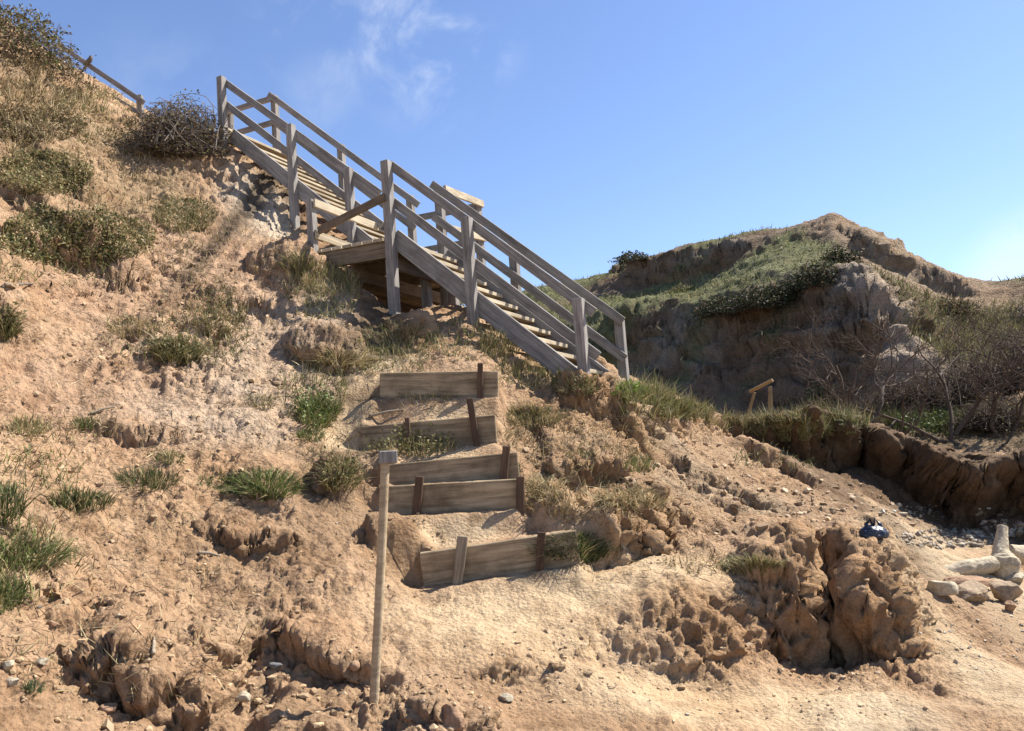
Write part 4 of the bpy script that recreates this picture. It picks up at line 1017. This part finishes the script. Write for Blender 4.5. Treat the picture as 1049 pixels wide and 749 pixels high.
# dry straw and root litter lying on the slope
def litter():
    P_, N_ = [], []
    for it in ((150,420,180,140,1500),(250,330,120,90,700),(120,640,160,80,700),(620,480,90,60,800),(420,430,80,80,500),(720,500,90,60,500),(650,570,120,30,300),(100,180,120,80,900)):
        p, n = px_points(*it); P_.append(p); N_.append(n)
    P = np.concatenate(P_); Nn = np.concatenate(N_); n = len(P)
    t = np.cross(Nn, rng.normal(size=(n, 3))); D = up_frame(t) + .18 * Nn; L_ = rng.uniform(.03, .14, n)
    V, Q, T, C_ = blade_geo(P + Nn * .006, D, L_, rng.uniform(.003, .006, n), t * (L_ * .12)[:, None], mixcol(n, DRY + BROWN, jit=.25))
    tag(link('straw_litter', mesh_np('straw_litter', V, [Q, T], True, {'Col': C_}), M_DRY), kind='stuff')
litter()

# ------------------------------------------------------------------ stones
def rock_np(sx, sy, sz, seed, rough=.16, flat=.0):
    q = IV4.copy(); r = np.random.default_rng(seed)
    for i in range(13):   # cut by a few planes: faceted stone
        n = r.normal(size=3); n /= np.linalg.norm(n); d = r.uniform(.42, .85); k = q @ n; over = k > d; q[over] -= np.outer(k[over] - d, n) * .95
    q *= (1 + rough * fbm(q[:, 0] * 1.5 + seed, q[:, 1] * 1.5, q[:, 2] * 1.5, 4))[:, None]
    q += .05 * np.stack([fbm(q[:, 0] * 5 + seed, q[:, 1] * 5, q[:, 2] * 5 + 7 * i, 4, ridged=True) for i in range(3)], -1)
    return q * [sx, sy, sz]
def rock(label, u, v, wpx, hpx, mat_, seed, dr=.8, rot=0., sink=.3, name='stone', cat='stone'):
    p = G(u, v + hpx * .35); s = p[1] / F; sx, sz = wpx * s / 2, hpx * s / 2
    o = link(name, mesh_np(name, rock_np(sx * 1.12, sx * dr, sz * 1.25, seed), [IF4]), mat_, None, Matrix.Translation((p[0], p[1] + sx * dr * .5, p[2] + sz * (1 - sink))) @ Matrix.Rotation(rot, 4, 'Y'))
    return tag(o, label, cat)
rock('pale flat-topped stone at the left end of the stone pile under the driftwood', 966,606,34,19,M_ROCKP,1)
rock('broad tan slab, the biggest stone below the lying driftwood log', 1001,611,46,24,M_ROCK,2)
rock('long thin reddish stone wedged beneath the lying driftwood log', 1000,598,50,12,M_ROCKR,3,.6)
rock('layered tan stone right of the biggest slab, at the picture edge', 1036,608,36,26,M_ROCK,4)
rock('small brown round stone below the layered stone near the right edge', 1036,624,14,11,M_ROCKR,5)
rock('pale stone on top of the layered stone at the right edge', 1043,592,24,14,M_ROCKP,6)
rock('yellowish rounded stone in the foreground soil left of the pole', 245,717,17,12,M_ROCKP,7)
rock('dark grey angular stone in a crack left of the pole', 281,684,13,10,plain_mat('grey_stone', (.13, .13, .125), .8, .3, 20, .01),8)
rock('pale flat chip of stone lying on the foreground path right of the pole', 518,717,14,8,M_ROCKP,9)
rock('largest pale stone at the left edge in the bottom left corner', 5,684,16,10,M_ROCKP,10)
rock('pale wedge stone right of the left-edge stones, bottom left', 40,679,15,10,M_ROCKP,11)
rock('small pale stone just below the largest left-edge stone', 11,700,14,8,M_ROCKP,12)
rock('small brown stone under the grassy left-edge bank', 52,640,13,8,M_ROCKR,13)
rock('pale lump beside the lower left clod', 110,727,18,9,M_ROCKR,14)
rock('brown half-buried foreground boulder right of the pole foot', 462,738,34,22,M_ROCKR,15)
rock('tan stone lying on the slope at the far left, near a stick', 8,292,14,7,M_ROCK,16)
rock('pale stone at the lower edge of the hanging roots right of the boards', 636,562,18,8,M_ROCKP,17)

# ------------------------------------------------------------------ driftwood
def gnarled(pts, rad, k=12, amp=.12, seed=0, steps=40):
    pts = np.array(pts, float); s = np.linspace(0, len(pts) - 1, steps); i = np.arange(len(pts))
    P = np.stack([np.interp(s, i, pts[:, j]) for j in range(3)], 1); r = np.interp(s, i, rad)
    for _ in range(3): P[1:-1] = (P[:-2] + 2 * P[1:-1] + P[2:]) / 4; r[1:-1] = (r[:-2] + 2 * r[1:-1] + r[2:]) / 4
    P = np.r_[P[:1], P, P[-1:]]; r = np.r_[r[0] * .02, r, r[-1] * .02]
    V, Q = tubes([(P, r)], k); ax = np.repeat(P, k, 0); d = V - ax
    V = ax + d * (1 + amp * 1.6 * fbm(V[:, 0] * 5 + seed, V[:, 1] * 5, V[:, 2] * 5, 3) + amp * .9 * fbm(d[:, 0] * 45 + seed, d[:, 1] * 45 + V[:, 0] * 1.5, d[:, 2] * 45 + V[:, 2] * 1.5, 3, ridged=True))[:, None]
    return V, Q
def log(label, pts, rad, seed, name='driftwood_log', mat_=None):
    pts = np.array(pts); c = pts[0]; V, Q = gnarled(pts, rad, 28, .16, seed, 110)
    return tag(link(name, mesh_np(name, V - c, [Q]), mat_ or M_LOG, None, Matrix.Translation(c)), label, 'driftwood')
yl = hit(1000, 592)[0][1]
log('bleached driftwood log lying along the top of the stone pile', [at(940, 590, yl + .1), at(965, 588, yl + .1), at(990, 582, yl + .12), at(1018, 578, yl + .15)], [.045, .06, .075, .07], 1)
log('upright bleached driftwood stump with a bulging foot, leaning behind the stone pile', [at(1027, 540, yl + .35), at(1026, 552, yl + .3), at(1025, 564, yl + .25), at(1028, 576, yl + .2), at(1029, 590, yl + .2)], [.045, .055, .065, .13, .12], 2)
log('tan driftwood butt cut off by the right edge of the picture', [at(1034, 566, yl + .5), at(1050, 569, yl + .5), at(1080, 573, yl + .6)], [.075, .09, .085], 3)
for lb, a_, b2, r_ in (('thin grey stick lying on the far left slope', (2,296), (34,292), .014), ('thin pale stick in the middle of the left slope', (203,568), (226,572), .011), ('short pale stick above the lower left clod', (157,672), (158,655), .009), ('dry stick beside the track below the topmost board', (378,428), (414,421), .012), ('short stick on the bare red soil at centre left', (92,515-90), (118,418), .009)):
    p0, p1 = G(*a_), G(*b2); pm = (p0 + p1) / 2 + [0, 0, .01]
    V, Q = gnarled([p0 + [0, 0, r_], pm + [0, 0, r_], p1 + [0, 0, r_]], [r_, r_ * .9, r_ * .5], 7, .15, len(lb), 16)
    tag(link('stick', mesh_np('stick', V - p0, [Q]), M_TWIG if 'grey' in lb else M_PALE, None, Matrix.Translation(p0)), lb, 'stick')

# broken clay pipe sticking out beside the pole
p = G(364, 688); ax_ = np.array([.12, -.9, .25]); ax_ /= np.linalg.norm(ax_)
ss = [(-.1, .026), (.05, .026), (.05, .019), (-.08, .018)]
V, Q = tubes([(np.array([p + ax_ * a for a, _ in ss]) + np.array([[0, 0, .03]]) + rng.normal(size=(4, 3)) * 1e-5, np.array([r for _, r in ss]))], 16)
tag(link('broken_pipe', mesh_np('broken_pipe', V - p, [Q]), plain_mat('clay_pipe', (.34, .22, .13), .8, .2), None, Matrix.Translation(p)), 'short broken pipe end poking out of the soil just left of the pole', 'pipe')

# ------------------------------------------------------------------ plastic bag
p = G(896, 551); s = p[1] / F
q = IV4.copy(); q[:, 2] = np.where(q[:, 2] < -.35, -.35, q[:, 2])
q[:, 2] += .15 * np.exp(-((q[:, 0] - .05) ** 2 + q[:, 1] ** 2) / .08) * (q[:, 2] > 0)
cr_ = fbm(q[:, 0] * 2.2, q[:, 1] * 2.2, q[:, 2] * 2.2, 4, ridged=True); q *= (1 + .34 * cr_ + .14 * fbm(q[:, 0] * 6, q[:, 1] * 6, q[:, 2] * 6, 3, ridged=True))[:, None]
q += .07 * np.stack([fbm(q[:, 0] * 4, q[:, 1] * 4, q[:, 2] * 4 + 9 * i, 3, ridged=True) for i in range(3)], -1); q *= [11.5 * s, 8.5 * s, 7 * s]
m_bag, ntb, bb = new_mat('dark_blue_plastic'); bb.inputs['Base Color'].default_value = (.008, .012, .028, 1); bb.inputs['Roughness'].default_value = .42; bb.inputs['Specular IOR Level'].default_value = .6
t = empty('plastic_bag', p, 'crumpled dark blue plastic bag left on the top of the earth mound', 'bag')
link('bag_body', mesh_np('bag_body', q, [IF4]), m_bag, t, Matrix.Translation(p + [0, .02, 2.6 * s]))
kn = [(-6, 6), (-6, 14), (-2, 18), (1, 11), (3, 18.5), (8, 13), (8, 6)]
V, Q = tubes([(np.array([[a * s, .02, b * s] for a, b in kn]), np.array([2.4, 2.2, 1.7, 2.4, 1.6, 2.2, 2.4]) * s)], 8)
link('bag_handle', mesh_np('bag_handle', V, [Q]), m_bag, t, Matrix.Translation(p))

# ------------------------------------------------------------------ little bird on the distant handrail
pr = at(92, 68.2, 13.22); pr[2] += .0
bp_ = [(-.13, 0, -.035), (-.07, 0, .0), (-.03, 0, .03), (.015, 0, .055), (.045, 0, .085), (.062, 0, .112), (.075, 0, .112)]
V, Q = closed_tube(np.array(bp_), np.array([.008, .016, .034, .04, .03, .026, .012]), 12)
t = empty('bird', pr, 'small brown bird perched on the distant top left handrail', 'bird')
link('bird_body', mesh_np('bird_body', V * 1.1, [Q]), plain_mat('bird_feathers', (.11, .085, .065), .8, .3, 40), t, Matrix.Translation(pr + [0, 0, .05]) @ Matrix.Rotation(-.35, 4, 'Y'))
V, Q = closed_tube(np.array([(.09, 0, .15), (.105, 0, .147), (.122, 0, .142)]), np.array([.008, .005, .001]), 6)
link('beak', mesh_np('beak', V * 1.05, [Q]), M_STAKE, t, Matrix.Translation(pr + [0, 0, .05]))
V, Q = tubes([(np.array([(.0, y_, .06), (.005, y_, .03), (.0, y_, -.01)]), np.array([.004, .003, .003])) for y_ in (-.012, .012)], 5)
link('legs', mesh_np('legs', V, [Q]), M_STAKE, t, Matrix.Translation(pr))

# ------------------------------------------------------------------ bare dead shrubs on the terrace behind the beach
def branch(P, d, L_, r, depth, out, rr, gnarl=.5):
    n = 6; pts = [np.array(P)]; d = np.array(d, float)
    for i in range(n):
        d = d + rr.normal(size=3) * .2 * gnarl * 2 + np.array([0, 0, .05]); d /= np.linalg.norm(d); pts.append(pts[-1] + d * L_ / n)
    out.append((np.array(pts), np.linspace(r, r * .6, n + 1)))
    if depth == 0: return
    for k in range(rr.integers(3, 5) if depth > 1 else rr.integers(3, 6)):
        i = rr.integers(2, n + 1); nd = d + rr.normal(size=3) * .75; nd[2] += .12; nd /= np.linalg.norm(nd)
        branch(pts[i], nd, L_ * rr.uniform(.5, .8), r * .52, depth - 1, out, rr, gnarl)
def dead_shrub(label, u, v, Y, stems, depth, seed, r0=.045, mat_=None):
    rr = np.random.default_rng(seed); p = at(u, v, Y); z, _ = drop(p[0], p[1]); p[2] = min(p[2], z) - .05
    t = empty('dead_shrub', p, label, 'dead shrub', 'bare shrubs above the beach bank')
    tr, br = [], []
    for d, L_ in stems:
        o = []; branch(p + rr.normal(size=3) * .05, d, L_ * 1.25, r0, depth, o, rr); tr.append(o[0]); br += o[1:]
    V, Q = tubes(tr, 7); link('trunk', mesh_np('trunk', V - p, [Q]), mat_ or M_DARKTWIG, t, Matrix.Translation(p))
    V, Q = tubes(br, 5); link('branches', mesh_np('branches', V - p, [Q]), mat_ or M_DARKTWIG, t, Matrix.Translation(p))
dead_shrub('leftmost bare dead shrub with thin forked branches on the bank edge', 868,446,12., [((-.3,0,1),1.0),((.8,0,.75),1.2),((.5,.2,.5),.9)], 4, 21, .03)
dead_shrub('dense low bare shrub with tangled dark branches in the middle of the terrace', 912,452,12.3, [((-.6,0,.6),.7),((.1,0,1),.6),((.8,0,.5),.7),((-.9,.1,.35),.6)], 4, 22, .02)
dead_shrub('thick-trunked dead shrub with long crooked limbs behind the green ground plants', 975,452,12.4, [((-.75,0,.75),1.1),((.1,0,1),1.0),((.6,0,.8),.9)], 4, 23, .036)
dead_shrub('bare curved dead shrub at the right picture edge above the bank', 1028,448,12.2, [((.45,0,.9),1.0),((.8,0,.5),.9),((-.3,.3,.8),.7)], 4, 24, .03)
dead_shrub('grey-brown mass of fine bare twigs behind the thick-trunked shrub', 1000,425,14.5, [((-.5,0,.8),.9),((.2,0,1),.9),((.7,0,.6),.9),((-.9,0,.5),.8)], 4, 25, .02)
dead_shrub('far right thicket of fine bare twigs behind the curved shrub', 1050,418,14.8, [((-.6,0,.8),1.0),((.2,0,1),.9),((-.9,0,.5),.9)], 4, 26, .02)
for lb_, u_, v_, rx_, rz_, nl_ in (('fine grey-brown twiggy bush with sparse olive leaves left of the thick-trunked shrub', 925, 425, .75, .7, 500), ('broad twiggy olive thicket behind the thick-trunked shrub on the terrace', 975, 405, 1.1, .9, 1300), ('twiggy olive bush at the right picture edge behind the curved shrub', 1040, 395, 1.1, 1.0, 1500), ('low twiggy bush with brown leaves right above the dark bank', 1015, 435, .7, .5, 600)):
    pq = at(u_, v_, 14.2 if v_ < 430 else 12.6); zq, _ = drop(pq[0], pq[1])
    shrub(lb_, [pq[0], pq[1], min(zq, pq[2] + .1)], rx_, rx_ * .7, rz_, nl_, .045, OLIVE + BROWN, 330, .008, 'bare shrubs above the beach bank', 'twiggy_bush', 'bush', M_DARKTWIG, .6, 1.3, .4)
P, Nn = px_points(955, 440, 40, 8, 900); c = P.mean(0)
V, Q, C_ = leaf_geo(P + rng.random((len(P), 1)) * [0, 0, .22], .07 * rng.uniform(.5, 1.2, len(P)), mixcol(len(P), DKGREEN + GREEN))
tag(link('ground_plant', mesh_np('ground_plant', V - c, [Q], False, {'Col': C_}), M_LEAF, None, Matrix.Translation(c)), 'patch of glossy green ground plants between the dead shrubs on the bank', 'ground plant')

# ------------------------------------------------------------------ far hill vegetation
def hs_(label, u, v, rx, rz, n, ls, cols, dry=.2):
    p, _ = hhit(u, v)
    shrub(label, np.array(p[:]) - [0, 0, rz * .25], rx, rx * .8, rz, n, ls, cols, 20, .03, 'shrubs on the far hill', 'shrub', 'shrub', M_DARKTWIG, .5, .5, dry)
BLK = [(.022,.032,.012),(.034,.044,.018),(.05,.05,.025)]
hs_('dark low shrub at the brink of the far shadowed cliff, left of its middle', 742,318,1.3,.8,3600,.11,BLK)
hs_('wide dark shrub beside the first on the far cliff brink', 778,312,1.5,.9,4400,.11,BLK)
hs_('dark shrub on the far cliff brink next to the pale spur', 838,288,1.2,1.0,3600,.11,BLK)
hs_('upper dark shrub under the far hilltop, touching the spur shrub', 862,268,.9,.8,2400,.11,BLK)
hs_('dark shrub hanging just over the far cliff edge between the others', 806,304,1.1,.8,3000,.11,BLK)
hs_('small brown bush on the lit right flank of the far hill', 975,318,.9,.6,1100,.13,BROWN + OLIVE,.4)
hs_('small bush on the far skyline at the left end of the hill', 648,266,1.2,.5,1000,.16,BLK)
hs_('rounded olive bush in the middle of the far grassy slope', 700,300,1.0,.5,1000,.14,OLIVE)
hs_('brown-green bush at the foot of the far cliff beside the pale spur', 845,408,.8,.7,900,.12,OLIVE + DKGREEN)
def far_field(name, mask, n, ln, wd, cols, seed):
    r = np.random.default_rng(seed); wgt = (mask * HY ** 1.0).ravel(); i = r.choice(len(wgt), n, p=wgt / wgt.sum()); P = HP.reshape(-1, 3)[i] + r.normal(size=(n, 3)) * [.1, .1, 0]
    L_ = ln * r.uniform(.5, 1.3, n); D = np.array([0, 0, 1.]) + .45 * r.normal(size=(n, 3))
    V, Q, T, C_ = blade_geo(P - [0, 0, .08], D, L_, np.full(n, wd), r.normal(size=(n, 3)) * L_[:, None] * .3, mixcol(n, cols, r, .28), r)
    return tag(link(name, mesh_np(name, V, [Q, T], True, {'Col': C_}), M_LEAF), kind='stuff')
pu, pv = proj(HP); inview = (pu > -80) & (pu < 1130) & (pv > 150)
far_field('hill_grass', np.clip(GR * (.35 + .9 * fbm(HX * .25, HY * .25, HZ * .25, 3)), 0, 1) * inview, 36000, .26, .045, OLIVE + DRYG + DKGREEN + GREEN, 1)
far_field('hill_scrub', np.clip(GR2 * 1.2, 0, 1) * inview + 1e-9, 12000, .36, .03, OLIVE + DRYG + BROWN + OLIVE, 2)
